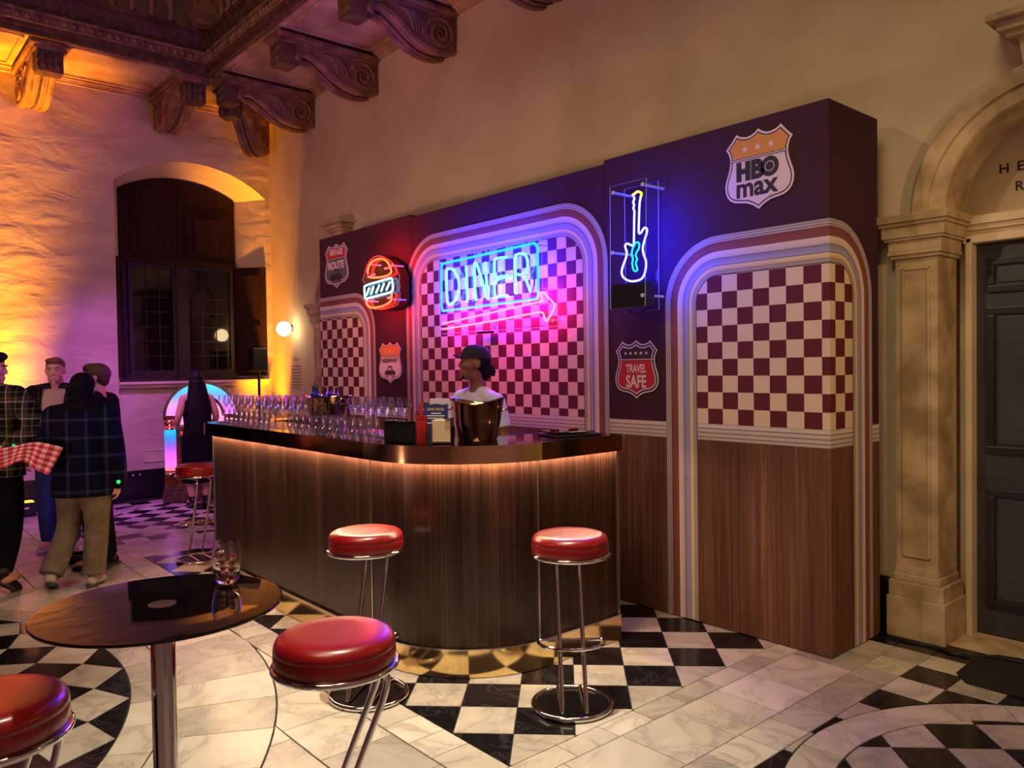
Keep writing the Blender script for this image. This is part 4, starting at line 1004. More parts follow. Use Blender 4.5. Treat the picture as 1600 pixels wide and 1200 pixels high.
def wall_strip(path, z0, z1, i0=0, i1=None, nm='panel', m=None, parent=None, inner=0.012):
    """thin standing sheet following a plan path, with uv by arc length"""
    path=path[i0:i1]; mb=MB(); s=0; n=len(path)
    N=[]
    for i in range(n):
        a,b=Vector(path[max(i-1,0)]),Vector(path[min(i+1,n-1)]); t=(b-a).normalized(); N.append(Vector((-t.y,t.x)))
    S=[0]
    for i in range(1,n): S.append(S[-1]+(Vector(path[i])-Vector(path[i-1])).length)
    o=0
    for i in range(n):
        p=Vector(path[i]); q=p+N[i]*inner
        mb.v += [Vector((p.x,p.y,z0)),Vector((p.x,p.y,z1)),Vector((q.x,q.y,z0)),Vector((q.x,q.y,z1))]
    for i in range(n-1):
        a=4*i; b=a+4; uv=[(S[i],z0),(S[i+1],z0),(S[i+1],z1),(S[i],z1)]
        mb.face((a,b,b+1,a+1),0,uv,True); mb.face((a+2,a+3,b+3,b+2),0,uv,True); mb.face((a+1,b+1,b+3,a+3),0,uv); mb.face((a,a+2,b+2,b),0,uv)
    mb.face((0,1,3,2),0,[(0,z0),(0,z1),(.01,z1),(.01,z0)]); a=4*(n-1); mb.face((a,a+2,a+3,a+1),0,[(0,z0),(.01,z0),(.01,z1),(0,z1)])
    return mb.build(nm,m,parent)
bar=thing('bar_counter','long curved walnut bar counter with brass mirror kick plate and lit underside','bar counter',(-4.4,2.6,0))
P0_=bar_path(0.0); PI_=bar_path(0.045); PK=bar_path(0.030)
inner=[(-3.445,3.455),(-3.445,2.95),(-3.50,2.78),(-3.66,2.68),(-3.85,2.645),(-5.95,2.645),(-5.95,3.0)]
mb=MB(); mb.prism(bar_path(0.009)+inner,(0,0,BH_-0.035),(1,0,0),(0,1,0),(0,0,1),0.035); mb.build('worktop',M_ctop,bar)
iL=0; i1=6; i2=30; 
n0=len(P0_)
wall_strip(P0_,FZ,BH_+0.001,7,31,'edge_fascia',M_bronze,bar,0.010)
wall_strip(P0_,FZ,BH_+0.001,30,51,'edge_fascia',M_gold,bar,0.010)
wall_strip(P0_,FZ,BH_+0.001,50,None,'edge_fascia',M_bronze,bar,0.010)
wall_strip(P0_,FZ,BH_+0.001,0,8,'edge_fascia',M_gold,bar,0.010)
wall_strip(PI_,KZ,FZ,7,31,'front_panel',M_walnut,bar); wall_strip(PI_,KZ,FZ,30,51,'front_panel',M_walnut,bar); wall_strip(PI_,KZ,FZ,50,None,'front_panel',M_walnut,bar)
wall_strip(PI_,0.0,FZ,0,8,'end_panel',M_gold,bar)
wall_strip(PK,0.004,KZ,7,31,'kick_plate',M_gold,bar); wall_strip(PK,0.004,KZ,30,51,'kick_plate',M_gold,bar); wall_strip(PK,0.004,KZ,50,None,'kick_plate',M_gold,bar)
pk2=bar_path(0.025); wall_strip(pk2,KZ-0.004,KZ+0.004,7,None,'kick_trim',M_alu,bar)
wall_strip(bar_path(0.013),FZ+0.0025,FZ+0.006,7,None,'led_strip',M_led,bar,0.018)
mb=MB(); mb.prism(bar_path(0.012)[7:]+[(-3.04,3.40),(-3.03,2.86)]+[(-3.66+0.6*math.sin(PI/2*(1-k/8)),2.86-0.6*math.cos(PI/2*(1-k/8))) for k in range(9)]+[(-6.1,2.26)],(0,0,FZ+0.008),(1,0,0),(0,1,0),(0,0,1),0.02); mb.build('underside',M_black,bar)
for i in (7,30,50,len(PI_)-1):
    p=PI_[i]; t=Vector(PI_[min(i+1,len(PI_)-1)])-Vector(PI_[max(i-1,0)]); t.normalize(); nrm=Vector((t.y,-t.x))
    w=0.010 if i in (30,50) else 0.018
    mb=MB(); q=Vector(p)+nrm*0.005; a=q-t*w/2; b=q+t*w/2
    mb.prism([(a.x,a.y),(b.x,b.y),(b.x-nrm.x*0.01,b.y-nrm.y*0.01),(a.x-nrm.x*0.01,a.y-nrm.y*0.01)],(0,0,KZ),(1,0,0),(0,1,0),(0,0,1),FZ-KZ); mb.build('panel_trim',M_alu,bar)
mb=MB(); mb.bbox((-2.992,3.436,FZ-0.002),(-2.985,3.457,BH_+0.002),0.001); mb.build('fascia_end',M_alu,bar)
# back of the counter (staff side) and right end
mb=MB(); mb.box((-5.95,2.635,0.1),(-3.85,2.65,BH_-0.035)); mb.box((-3.46,2.9,0.1),(-3.445,3.45,BH_-0.035)); mb.box((-3.445,3.425,0.0),(-3.055,3.442,BH_-0.035)); mb.box((-6.22,2.98,0),(-5.95,3.0,BH_-0.035)); mb.build('back_panel',M_black,bar)
# counter lights: the LED strip really lights the panels below it

# ------------------------------------------------------------------ back counter behind the bartender
bk=thing('back_counter','low dark back counter standing against the chequered backdrop','counter',(-5.0,3.8,0))
mb=MB(); mb.bbox((-6.6,3.66,0.0),(-4.55,4.02,0.93),0.005); mb.build('cabinet_body',mat('dark_brown_cabinet',(38,26,28),0.5),bk)
mb=MB(); mb.bbox((-6.62,3.63,0.93),(-4.53,4.025,0.965),0.004); mb.build('worktop',mat('brown_worktop',(70,46,44),0.35),bk)
for x in (-5.95,-5.25): MB().box((x-0.002,3.657,0.05),(x+0.002,3.66,0.92)).build('door_gap',M_black,bk)
fr=thing('bottle_fridge','black undercounter fridge behind the bar beside the right wing','fridge',(-4.1,3.8,0))
mb=MB(); mb.bbox((-4.50,3.60,0.0),(-3.72,4.02,1.10),0.006); mb.build('body',M_black,fr)
for x0,x1 in ((-4.49,-4.12),(-4.10,-3.73)):
    d=MB().bbox((x0,3.575,0.08),(x1,3.60,1.08),0.004).build('door',M_black_gloss,fr)
    MB().bbox((x1-0.03,3.56,0.4),(x1-0.018,3.575,0.9),0.003).build('handle',M_chrome_d,d)

# ================================================================== things on the bar
def wine_profile():
    o=[(0.0,0.0),(0.034,0.0),(0.035,0.0025),(0.012,0.006),(0.0048,0.012),(0.0042,0.05),(0.0045,0.092),(0.008,0.101),(0.020,0.117),(0.034,0.137),(0.0445,0.156),(0.0445,0.166),(0.040,0.186),(0.0325,0.212)]
    i=[(0.0315,0.212),(0.039,0.186),(0.0435,0.166),(0.0435,0.156),(0.033,0.137),(0.019,0.118),(0.006,0.103),(0.0,0.1015)]
    return o+i
def tumbler_profile():
    o=[(0.0,0.0),(0.026,0.0),(0.029,0.004),(0.037,0.03),(0.0405,0.055),(0.0395,0.085),(0.0345,0.116)]
    return o+[(0.0335,0.116),(0.0385,0.085),(0.0395,0.055),(0.0355,0.03),(0.026,0.012),(0.0,0.010)]
wg_me=MB().lathe(wine_profile(),(0,0,0),20).mesh('wine_glass',M_thin)
tb_me=MB().lathe(tumbler_profile(),(0,0,0),20).mesh('tumbler',M_thin)
def glass(me,name,x,y,label,cat,group=None,z=BH_+0.001,sc=1.0):
    o=bpy.data.objects.new(name,me); C.objects.link(o); o.location=(x,y,z); o.rotation_euler=(0,0,random.uniform(0,6)); o.scale=(sc,sc,sc)
    return tag(o,label,cat,group)
rnd=random.Random(3)
L1='clear stemmed wine glass standing in the rows left of the blue bottle bucket'
for i in range(9):
    for j in range(4):
        x=-6.02+i*0.118+(j%2)*0.05; y=2.335+j*0.085
        if i<2 and j>1: continue
        glass(wg_me,'wine_glass',x,y,L1,'glass','wine glasses left of the bucket')
glass(wg_me,'wine_glass',-6.135,2.335,'single clear wine glass at the far left end of the bar','glass')
L2='clear stemless tumbler in the front rows left of the blue bottle bucket'
for i in range(9):
    for j in range(2):
        if j==1 and i%3==0: continue
        glass(tb_me,'tumbler',-5.76+i*0.088+j*0.03,2.235+j*0.085-0.0,L2,'glass','tumblers left of the bucket') if not (j==1) else None
L3='clear stemless tumbler in the rows between the bucket and the tall wine glasses'
for i in range(10):
    for j in range(3):
        if (j>0 and i<3) or (j==2 and i>3): continue
        glass(tb_me,'tumbler',-4.70+i*0.088+(j%2)*0.03,2.235+j*0.088,L3,'glass','tumblers right of the bucket')
mt=MB(); mt.bbox((-4.36,2.41,BH_),(-3.84,2.62,BH_+0.012),0.003)
for k in range(26): mt.box((-4.35+k*0.0198,2.415,BH_+0.012),(-4.342+k*0.0198,2.615,BH_+0.016))
o=mt.build('bar_mat',mat('pale_rubber_mat',(170,150,165),0.4)); tag(o,'pale ribbed bar mat under the tall wine glasses','bar mat')
L4='tall clear wine glass on the pale ribbed bar mat'
for i in range(6):
    for j in range(2):
        x=-4.31+i*0.092+(j%2)*0.035; y=2.455+j*0.10
        if x>-3.86: continue
        glass(wg_me,'wine_glass',x,y,L4,'glass','wine glasses on the bar mat',BH_+0.0165)
# ice buckets
def oval_bucket(name,label,x,y,rx,ry,h,rz,m,wave):
    t=thing(name,label,'ice bucket',(x,y,BH_+0.001),rz)
    mb=MB(); seg=48
    def ringp(k,hh,s,inn):
        a=2*PI*k/seg; zz=hh+ (wave*abs(math.cos(a))**2 if hh>h*0.8 else 0)
        return Vector(((rx*s-inn)*math.cos(a),(ry*s-inn)*math.sin(a),zz))
    rows=[(0.0,0.70,0),(0.003,0.72,0),(h*0.5,0.85,0),(h*0.97,0.985,0),(h,1.02,0),(h+0.004,1.025,0.003),(h+0.001,1.015,0.007),(h*0.97,0.98,0.006),(h*0.5,0.85,0.006),(0.012,0.73,0.006)]
    for hh,s,inn in rows:
        for k in range(seg): mb.v.append(ringp(k,hh,s,inn))
    for i in range(len(rows)-1):
        for k in range(seg): mb.face((i*seg+k,i*seg+(k+1)%seg,(i+1)*seg+(k+1)%seg,(i+1)*seg+k),0,None,True)
    mb.face(tuple(range(seg))[::-1]); mb.face(tuple((len(rows)-1)*seg+k for k in range(seg)))
    mb.build('pail',m,t,True)
    for s in (-1,1):
        hb=MB(); e=[(s*(rx*0.965+0.004),-0.03,h*0.80),(s*(rx*0.97+0.014),-0.026,h*0.83),(s*(rx*0.97+0.014),0.026,h*0.83),(s*(rx*0.965+0.004),0.03,h*0.80)]
        hb.tube(smooth_path(e,4),0.005,8); hb.build('handle',m,t,True)
    return t
M_buck=mat('polished_brass_steel',(214,184,140),0.09,1.0)
oval_bucket('ice_bucket','oval polished ice bucket filled with small blue bottles and black straws',-4.72,2.50,0.20,0.14,0.215,0.05,M_buck,0.012)
oval_bucket('ice_bucket','large wavy-rimmed polished ice bucket in front of the bartender',-3.40,2.70,0.155,0.115,0.200,0.62,M_buck,0.032)
# contents of the left bucket
icem=MB(); icem.lathe([(0.0,0),(0.9,0),(0.95,0.06),(0.0,0.075)],(0,0,0),24)
ic=MB(); ic.loft([((-4.72,2.50,BH_+0.14),0.165,0.115,0.05),((-4.72,2.50,BH_+0.185),0.178,0.127,0.05)],24); o=ic.build('ice_fill',mat('dark_blue_ice',(30,40,92),0.25)); tag(o,'bed of dark blue ice inside the left oval bucket','ice')
M_bblue=mat('cobalt_bottle_glass',(16,34,120),0.08,0,0.6); M_cap=mat('black_bottle_cap',(22,22,26),0.4)
bl=MB().lathe([(0,0),(0.019,0),(0.021,0.003),(0.021,0.06),(0.017,0.072),(0.009,0.082),(0.009,0.098),(0,0.098)],(0,0,0),14)
b0=thing('soda_bottle','small cobalt blue bottle standing in the left oval bucket','bottle',(-4.82,2.44,BH_+0.172),0,'blue bottles in the bucket')
bl.build('bottle_body',M_bblue,b0,True); MB().lathe([(0,0.096),(0.0105,0.096),(0.0105,0.118),(0,0.118)],(0,0,0),12).build('cap',M_cap,b0,True)
for x,y in ((-4.79,2.51),(-4.755,2.43),(-4.70,2.50),(-4.665,2.44),(-4.62,2.50)): dup(b0,(x,y,BH_+0.172+rnd.uniform(-.012,.006)),rnd.uniform(0,6))
for i in range(5):
    s=MB(); a=-4.86+i*0.014; s.tube([(a,2.46+0.01*(i%3),BH_+0.18),(a-0.012,2.455+0.012*(i%3),BH_+0.305+0.008*(i%2))],0.0028,6); o=s.build('drinking_straw',M_cap); tag(o,'thin black drinking straw standing in the left oval bucket','straw','black straws in the bucket')
# sauce bottle, cards, napkin holder, black caddies
kb=thing('sauce_bottle','red plastic squeeze sauce bottle with pointed nozzle on the bar','sauce bottle',(-3.435,2.355,BH_+0.001))
M_ketch=mat('red_squeeze_plastic',(176,34,24),0.35)
MB().lathe([(0,0),(0.029,0),(0.031,0.004),(0.031,0.085),(0.028,0.125),(0.027,0.132),(0,0.132)],(0,0,0),20).build('bottle_body',M_ketch,kb,True)
MB().lathe([(0.0,0.132),(0.029,0.132),(0.029,0.150),(0.020,0.156),(0.010,0.160),(0.0075,0.180),(0.003,0.205),(0,0.205)],(0,0,0),20).build('nozzle_cap',M_ketch,kb,True)
cl=MB(); cl.torus((0,0,0.158),0.024,0.003,24,6); cl.build('cap_loop',M_cap,kb,True)
k2=dup(kb,(-3.60,2.46,BH_+0.001),1.0,'second red squeeze bottle half hidden behind the blue card')
M_navy=mat('navy_card',(24,40,92),0.55); M_paper=mat('white_paper',(226,214,220),0.7); M_gilt=mat('gold_ink',(214,164,92),0.6)
def frame2(th): return Vector((math.cos(th),math.sin(th),0)), Vector((-math.sin(th),math.cos(th),0))
ct=thing('menu_card','navy blue drink menu card standing on the bar beside the sauce bottle','menu card',(-3.455,2.455,BH_+0.001),0)
ux,uy=frame2(0.72)   # card faces the camera side
lean=Vector((0,0,1))+uy*0.16; lean.normalize()
base=Vector((-3.455,2.455,BH_+0.001)); w2=0.062
mb=MB(); mb.prism([(-w2,0),(w2,0),(w2+0.004,0.205),(w2*0.6,0.2),(0,0.207),(-w2*0.55,0.203),(-w2-0.004,0.213)],base,ux,lean,lean.cross(ux)*-1,0.003); mb.build('card_front',M_navy,ct)
mb=MB(); l2=Vector((0,0,1))-uy*0.16; l2.normalize(); b2=base+uy*0.068
mb.prism([(-w2,0),(w2,0),(w2,0.205),(-w2,0.205)],b2,ux,l2,uy,0.003); mb.build('card_back',M_paper,ct)
tn=ux.cross(lean); tb_=base+tn*0.0035
mb=MB(); put_text(mb,'DRINK SPECIAL',0.014,tb_,ux,lean,0,0.0003,1.0,'CENTER',1.0,(-0.048,0.170,0.096,0.014)); mb.build('card_heading',M_gilt,ct)
mb=MB()
for i,(a,b) in enumerate(((-0.026,0.03),(-0.048,0.048),(-0.043,0.043),(-0.022,0.02),(-0.046,0.04))): mb.prism([(a,0.152-0.013*i),(b,0.152-0.013*i),(b,0.157-0.013*i),(a,0.157-0.013*i)],tb_,ux,lean,tn,0.0003)
mb.build('card_lines',M_paper,ct)
pc=MB(); pb=Vector((-3.63,2.62,BH_+0.001)); pc.prism([(-0.062,0),(0.062,0),(0.062,0.225),(-0.062,0.225)],pb,ux,Vector((0,0,1)),uy,0.012); o=pc.build('paper_stack',M_paper); tag(o,'upright white paper cards lit pink behind the navy menu card','card')
nh=thing('napkin_holder','chrome napkin holder with cream napkins in front of the navy card','napkin holder',(-3.365,2.44,BH_+0.001),0.72)
MB().bbox((-0.048,-0.035,0.012),(0.048,0.035,0.125),0.003).build('napkins',mat('cream_napkin',(226,200,160),0.8),nh,True)
mb=MB(); mb.bbox((0.049,-0.042,0.0),(0.053,0.042,0.135),0.002); mb.bbox((-0.053,-0.042,0.0),(-0.049,0.042,0.10),0.002); mb.bbox((-0.053,-0.042,0),(0.053,0.042,0.010),0.003); mb.bbox((0.02,-0.042,0.128),(0.053,0.042,0.134),0.002); mb.build('chrome_case',M_chrome,nh,True)
for i,(x,y,lb) in enumerate(((-3.67,2.335,'black plastic bar caddy next to the tall wine glasses'),(-3.55,2.353,'black plastic bar caddy next to the red sauce bottle'))):
    cd=thing('bar_caddy',lb,'caddy',(x,y,BH_+0.001),0.72)
    mb=MB(); mb.bbox((-0.045,-0.05,0),(0.045,0.05,0.105),0.006); mb.build('caddy_box',M_black,cd,True)
    mb=MB(); mb.bbox((-0.047,-0.052,0.105),(0.047,0.052,0.115),0.003); mb.build('caddy_rim',M_black_gloss,cd,True)
tr=thing('card_terminal_tray','flat black tray with a thin slate on the right wing of the bar','tray',(-3.20,3.22,BH_+0.001),1.35)
mb=MB(); mb.bbox((-0.15,-0.11,0),(0.15,0.11,0.012),0.004); mb.build('tray_base',M_black,tr,True)
mb=MB(); mb.bbox((-0.155,-0.10,0.02),(0.11,0.09,0.028),0.003); mb.box((-0.03,-0.03,0.012),(0.03,0.03,0.021)); mb.build('slate',M_black_gloss,tr,True)

# ================================================================== bar stools
def make_stool(label):
    """local frame: tubes foot at -y (room side), tube tops bend under the seat at +y"""
    t=thing('bar_stool',label,'bar stool',(0,0,0),0)
    s=MB(); s.lathe([(0,0.70),(0.168,0.70),(0.177,0.706),(0.181,0.722),(0.180,0.745),(0.1785,0.748),(0.180,0.751),(0.178,0.764),(0.171,0.777),(0.158,0.785),(0.146,0.788),(0.10,0.7875),(0.05,0.787),(0,0.787)],(0,0,0),48); s.build('seat_cushion',M_red,t,True)
    r=MB(); r.torus((0,0,0.697),0.181,0.0095,48,10); r.lathe([(0,0.688),(0.17,0.688),(0.17,0.70),(0,0.70)],(0,0,0),32); r.build('seat_ring',M_chrome,t,True)
    for sx in (-1,1):
        x=sx*0.055
        path=smooth_path([(x,-0.05,0.678),(x,0.09,0.678),(x,0.135,0.668),(x,0.142,0.635),(x,0.128,0.585)],5)[:-1]
        path+=[Vector((x,0.128,0.585)),Vector((x,0.0,0.29)),Vector((x,-0.12,0.045))]
        path+=smooth_path([(x,-0.12,0.045),(x,-0.132,0.026),(x,-0.118,0.018),(x,-0.06,0.022),(x,0.08,0.024),(x,0.168,0.02)],5)
        tb=MB(); tb.tube(path,0.0105,10); tb.build('frame_tube',M_chrome,t,True)
    f=MB(); z=0.30; R=0.155
    yb=0.005
    path=[(R*math.cos(a),yb-0.115*math.sin(a)-0.02,z) for a in [PI*k/24 for k in range(25)]]
    f.tube(smooth_path([(-R+0.02,yb+0.0,z),(0,yb+0.004,z),(R-0.02,yb+0.0,z)],3)+[Vector((R,yb-0.012,z))]+[Vector(p) for p in path[1:-1]]+[Vector((-R,yb-0.012,z))],0.008,8,True); f.build('footrest',M_chrome,t,True)
    t.scale=(1,1,1.036)
    b=MB(); b.lathe([(0,0.0),(0.176,0.0),(0.176,0.012),(0,0.012)],(0,0,0),48); b.build('base_plate',mat('black_base_plate',(18,17,20),0.25),t,True)
    g=MB(); g.torus((0,0,0.013),0.183,0.012,56,10); g.build('base_ring',M_chrome,t,True)
    return t
st=make_stool('red bar stool in front of the right hand seam of the curved bar panel')
st.location=(-2.59,2.60,0); st.rotation_euler=(0,0,math.radians(50))
dup(st,(-3.345,1.955,0),math.radians(38),'red bar stool at the long front of the bar, behind the nearest stool')
dup(st,(-6.76,2.345,0),math.radians(-92),'red bar stool standing past the far left end of the bar')
dup(st,(-2.112,1.122,0),math.radians(-19),'nearest whole red bar stool, right of the black glass table')
dup(st,(-2.270,0.267,0),math.radians(20),'red bar stool cut off in the bottom left corner')

# ================================================================== poseur table
tt=thing('poseur_table','tall round black glass table on a chrome column','table',(-2.12,0.635,0))
mb=MB(); mb.lathe([(0,0.990),(0.292,0.990),(0.299,0.992),(0.300,0.996),(0.298,0.9995),(0.292,1.0),(0,1.0)],(-2.12,0.635,0),96); mb.build('glass_top',M_black_gloss,tt)
mb=MB(); mb.lathe([(0,1.0),(0.034,1.0),(0.034,1.0015),(0,1.0025)],(-2.12,0.635,0),40); mb.build('centre_disc',M_chrome_d,tt)
mb=MB(); mb.lathe([(0.10,0.99),(0.10,0.984),(0.03,0.978),(0.03,0.03),(0.035,0.02),(0.15,0.012),(0.16,0.0),(0,0)],(-2.12,0.635,0),40); mb.build('column',M_chrome,tt)
tg=thing('tumbler','stemless tumbler holding two red and white striped straws on the black glass table','glass',(-2.205,0.838,1.0015))
MB().lathe(tumbler_profile(),(0,0,0),32).build('glass_body',M_glass,tg,True)
M_stripe=mat('red_white_stripe',rough=0.5)
def _stripe():
    n,l,b=nodes(M_stripe); tc=n.new('ShaderNodeTexCoord'); sp=n.new('ShaderNodeSeparateXYZ'); l.new(tc.outputs['Object'],sp.inputs[0])
    m1=n.new('ShaderNodeMath'); m1.operation='MULTIPLY'; m1.inputs[1].default_value=48; l.new(sp.outputs[2],m1.inputs[0])
    m2=n.new('ShaderNodeMath'); m2.operation='FRACT'; l.new(m1.outputs[0],m2.inputs[0])
    r=ramp(M_stripe.node_tree,[(0.0,(196,26,30)),(0.45,(226,200,176))],'CONSTANT'); l.new(m2.outputs[0],r.inputs[0]); l.new(r.outputs[0],b.inputs['Base Color'])
_stripe()
for i,(a,b) in enumerate((((-2.222,0.835,1.014),(-2.213,0.826,1.090)),((-2.192,0.842,1.014),(-2.187,0.850,1.082)))):
    c=Vector(a); d=(Vector(b)-c); o=MB().lathe([(0,0),(0.0075,0),(0.0075,d.length),(0.006,d.length),(0.006,0.001),(0,0.001)],(0,0,0),14).build('paper_straw',M_stripe); o.location=c; o.rotation_euler=d.to_track_quat('Z','Y').to_euler(); tag(o,'red and white striped paper straw in the tumbler on the black table','straw','striped straws in the tumbler')
# ================================================================== jukebox, speaker, wall lights, small fittings
def gradient_emit(name, stops, z0, z1, strength, axis=2):
    m=bpy.data.materials.new(name); m.use_nodes=True; n,l,b=nodes(m)
    ge=n.new('ShaderNodeNewGeometry'); sp=n.new('ShaderNodeSeparateXYZ'); l.new(ge.outputs['Position'],sp.inputs[0])
    mr=n.new('ShaderNodeMapRange'); mr.inputs['From Min'].default_value=z0; mr.inputs['From Max'].default_value=z1; l.new(sp.outputs[axis],mr.inputs['Value'])
    r=ramp(m.node_tree,stops); l.new(mr.outputs[0],r.inputs[0]); l.new(r.outputs[0],b.inputs['Emission Color']); b.inputs['Emission Strength'].default_value=strength
    b.inputs['Base Color'].default_value=(0.05,0.05,0.05,1); return m
M_jcol=gradient_emit('backlit_column_plastic',[(0.0,(255,110,120)),(0.3,(220,90,255)),(0.62,(120,80,250)),(0.8,(30,120,255)),(1.0,(10,170,245))],0.40,0.90,1.7)
M_jarch=gradient_emit('backlit_arch_plastic',[(0.0,(255,130,190)),(0.45,(230,120,250)),(0.75,(80,150,255)),(0.97,(60,190,255)),(1.0,(60,190,255))],0.85,1.46,1.8)
M_jred=emit('backlit_red_plastic',(1.0,0.02,0.03),2.2,True)
M_jpink=emit('backlit_pink_plastic',(1.0,0.30,0.62),1.3,True)
M_jwood=noisy(mat('jukebox_wood',rough=0.3),(96,44,20),(140,72,32),scale=(1,1,8),nscale=4)
jb=thing('jukebox','rounded jukebox with glowing rainbow columns under the window','jukebox',(-10.12,3.55,0))
JX0,JX1,JC,JW=-10.44,-9.92,3.55,0.43
def jprofile(w,h,n=20): 
    return [(-w,0)]+[(-w*math.cos(PI*k/n),h-w+w*math.sin(PI*k/n)) for k in range(n+1)]+[(w,0)]
def jprism(mb,poly,x,t): mb.prism(poly,(x,JC,0),(0,1,0),(0,0,1),(1,0,0),t)
mb=MB(); jprism(mb,[(a,b+0.10) for a,b in jprofile(JW,1.38)],JX0,JX1-JX0); mb.build('cabinet',M_jwood,jb)
mb=MB(); mb.bbox((JX0+0.02,JC-JW-0.03,0.0),(JX1+0.04,JC+JW+0.03,0.14),0.02); mb.bbox((JX0,JC-JW-0.01,0.14),(JX1+0.02,JC+JW+0.01,0.22),0.015); mb.build('plinth',M_bracket_d,jb)
def jarch(r0,r1,z,x,t,a0=0,a1=PI,n=24):
    mb=MB(); P=[(-r1*math.cos(a0+(a1-a0)*k/n),z+r1*math.sin(a0+(a1-a0)*k/n)) for k in range(n+1)]+[(-r0*math.cos(a1-(a1-a0)*k/n),z+r0*math.sin(a1-(a1-a0)*k/n)) for k in range(n+1)]
    jprism(mb,P,x,t); return mb
zc=1.05
for a0,a1 in ((0.05,PI/2-0.16),(PI/2+0.16,PI-0.05)): jarch(0.27,0.40,zc,JX1,0.05,a0,a1).build('light_arch',M_jarch,jb)
jarch(0.255,0.41,zc,JX1,0.06,PI/2-0.15,PI/2+0.15).build('crown_lamp',M_jred,jb)
jarch(0.235,0.265,zc,JX1,0.065).build('chrome_arch',M_chrome,jb)
jarch(0.40,0.435,zc,JX1-0.01,0.07).build('chrome_arch',M_chrome,jb)
for s in (-1,1):
    mb=MB(); mb.lathe([(0.0,0.40),(0.062,0.40),(0.066,0.42),(0.066,0.87),(0.06,0.90),(0,0.90)],(JX1+0.02,JC+s*0.36,0),20); mb.build('light_column',M_jcol,jb)
    mb=MB(); 
    for z in (0.36,0.91,0.95,1.0): mb.torus((JX1+0.02,JC+s*0.36,z),0.06,0.016,20,8)
    mb.build('column_ring',M_chrome,jb)
    mb=MB(); mb.lathe([(0,0.915),(0.056,0.915),(0.056,0.945),(0,0.945)],(JX1+0.02,JC+s*0.36,0),20); mb.build('column_lamp',M_jred,jb)
mb=MB(); mb.bbox((JX1,JC-0.27,0.95),(JX1+0.02,JC+0.27,1.05),0.006); jprism(mb,[(-0.235*math.cos(PI*k/20),zc+0.235*math.sin(PI*k/20)) for k in range(21)],JX1,0.012); mb.build('title_window',M_jpink,jb)
mb=MB(); mb.bbox((JX1,JC-0.27,0.80),(JX1+0.07,JC+0.27,0.94),0.012); mb.build('selector_panel',M_chrome_d,jb)
mb=MB()
for k in range(10): mb.bbox((JX1+0.07,JC-0.24+k*0.05,0.83),(JX1+0.08,JC-0.205+k*0.05,0.87),0.003)
mb.build('selector_keys',M_jred,jb)
mb=MB(); mb.bbox((JX1,JC-0.25,0.26),(JX1+0.025,JC+0.25,0.77),0.02); mb.build('grille_cloth',mat('dark_red_grille',(70,18,22),0.6),jb)
mb=MB()
for k in range(5): mb.tube([(JX1+0.03,JC-0.2+0.1*k,0.28),(JX1+0.03,JC-0.1+0.05*k,0.75)],0.008,8)
mb.build('grille_bars',M_chrome,jb)
jb.rotation_euler=(0,0,math.radians(-19)); jb.location=(-10.02,3.53,0)

sp=thing('speaker_stand','slim black pole speaker stand in the window corner','stand',(-10.18,4.36,0))
mb=MB(); mb.tube([(-10.18,4.36,0.02),(-10.18,4.36,1.59)],0.018,12); mb.build('pole',M_black,sp)
for k in range(3):
    a=2*PI*k/3+1.2; mb=MB(); mb.tube([(-10.18,4.36,0.55),(-10.18+0.28*math.cos(a),4.36+0.28*math.sin(a),0.01)],0.011,8); mb.build('leg',M_black,sp)
mb=MB(); mb.tube([(-10.18,4.36,0.5),(-10.18,4.36,0.6)],0.03,12); mb.build('collar',M_black,sp)
ls=thing('loudspeaker','black box loudspeaker on the slim stand in front of the window','speaker',(-10.18,4.34,1.59))
mb=MB(); mb.bbox((-10.27,4.25,1.59),(-10.10,4.45,1.90),0.012); mb.build('cabinet',M_black,ls)
mb=MB(); mb.bbox((-10.10,4.262,1.605),(-10.092,4.438,1.885),0.004); mb.build('grille',mat('speaker_grille',(9,9,10),0.8),ls)

# globe wall light
gl=thing('wall_light','glowing white globe wall light on a brass mount','wall light',(-9.86,4.70,2.16))
M_globe=emit('lit_opal_globe',(1.0,0.74,0.40),16,True)
mb=MB(); mb.lathe([(0,0),(0.045,0),(0.045,0.012),(0.03,0.02),(0,0.02)],(-9.905,4.715,2.165),24,0,(Vector((1,0,0)),Vector((0,0,1)),Vector((0,-1,0)))); mb.build('wall_rose',M_bronze,gl)
mb=MB(); mb.tube(smooth_path([(-9.905,4.70,2.175),(-9.905,4.66,2.185),(-9.895,4.63,2.18),(-9.885,4.615,2.172)],4),0.009,10); mb.build('arm',M_bronze,gl)
mb=MB(); mb.ball((-9.805,4.555,2.146),0.095,24,16); mb.build('globe',M_globe,gl)
# its twin further right on the same wall (out of frame, it lights the end of the backdrop and the door case)
g2=dup(gl,(-9.86+10.15,4.70,2.16),0,'glowing white globe wall light right of the slate panelled door')
# wall text
wtx=thing('wall_text','small grey printed wall text below the globe light','wall text',(-9.8,YB,1.6)); M_wt=mat('grey_wall_print',(110,84,84),0.8)
wt=MB()
put_text(wt,'THE',0.02,(-9.80,YB-0.002,1.805),(1,0,0),(0,0,1),0,0.0,1.0); wt.build('heading',M_wt,wtx); wt=MB()
put_text(wt,'GREAT HALL',0.05,(-9.80,YB-0.002,1.725),(1,0,0),(0,0,1),0,0.0,1.0,'CENTER',1.0,(-0.115,0,0.23,0.038)); wt.build('heading',M_wt,wtx)
for i in range(8):
    MB().add([(-9.945,YB-0.002,1.645-i*0.042),(-9.665-(0.05 if i==7 else 0),YB-0.002,1.645-i*0.042),(-9.665-(0.05 if i==7 else 0),YB-0.002,1.655-i*0.042),(-9.945,YB-0.002,1.655-i*0.042)],[(0,1,2,3)]).build('text_line',M_wt,wtx)
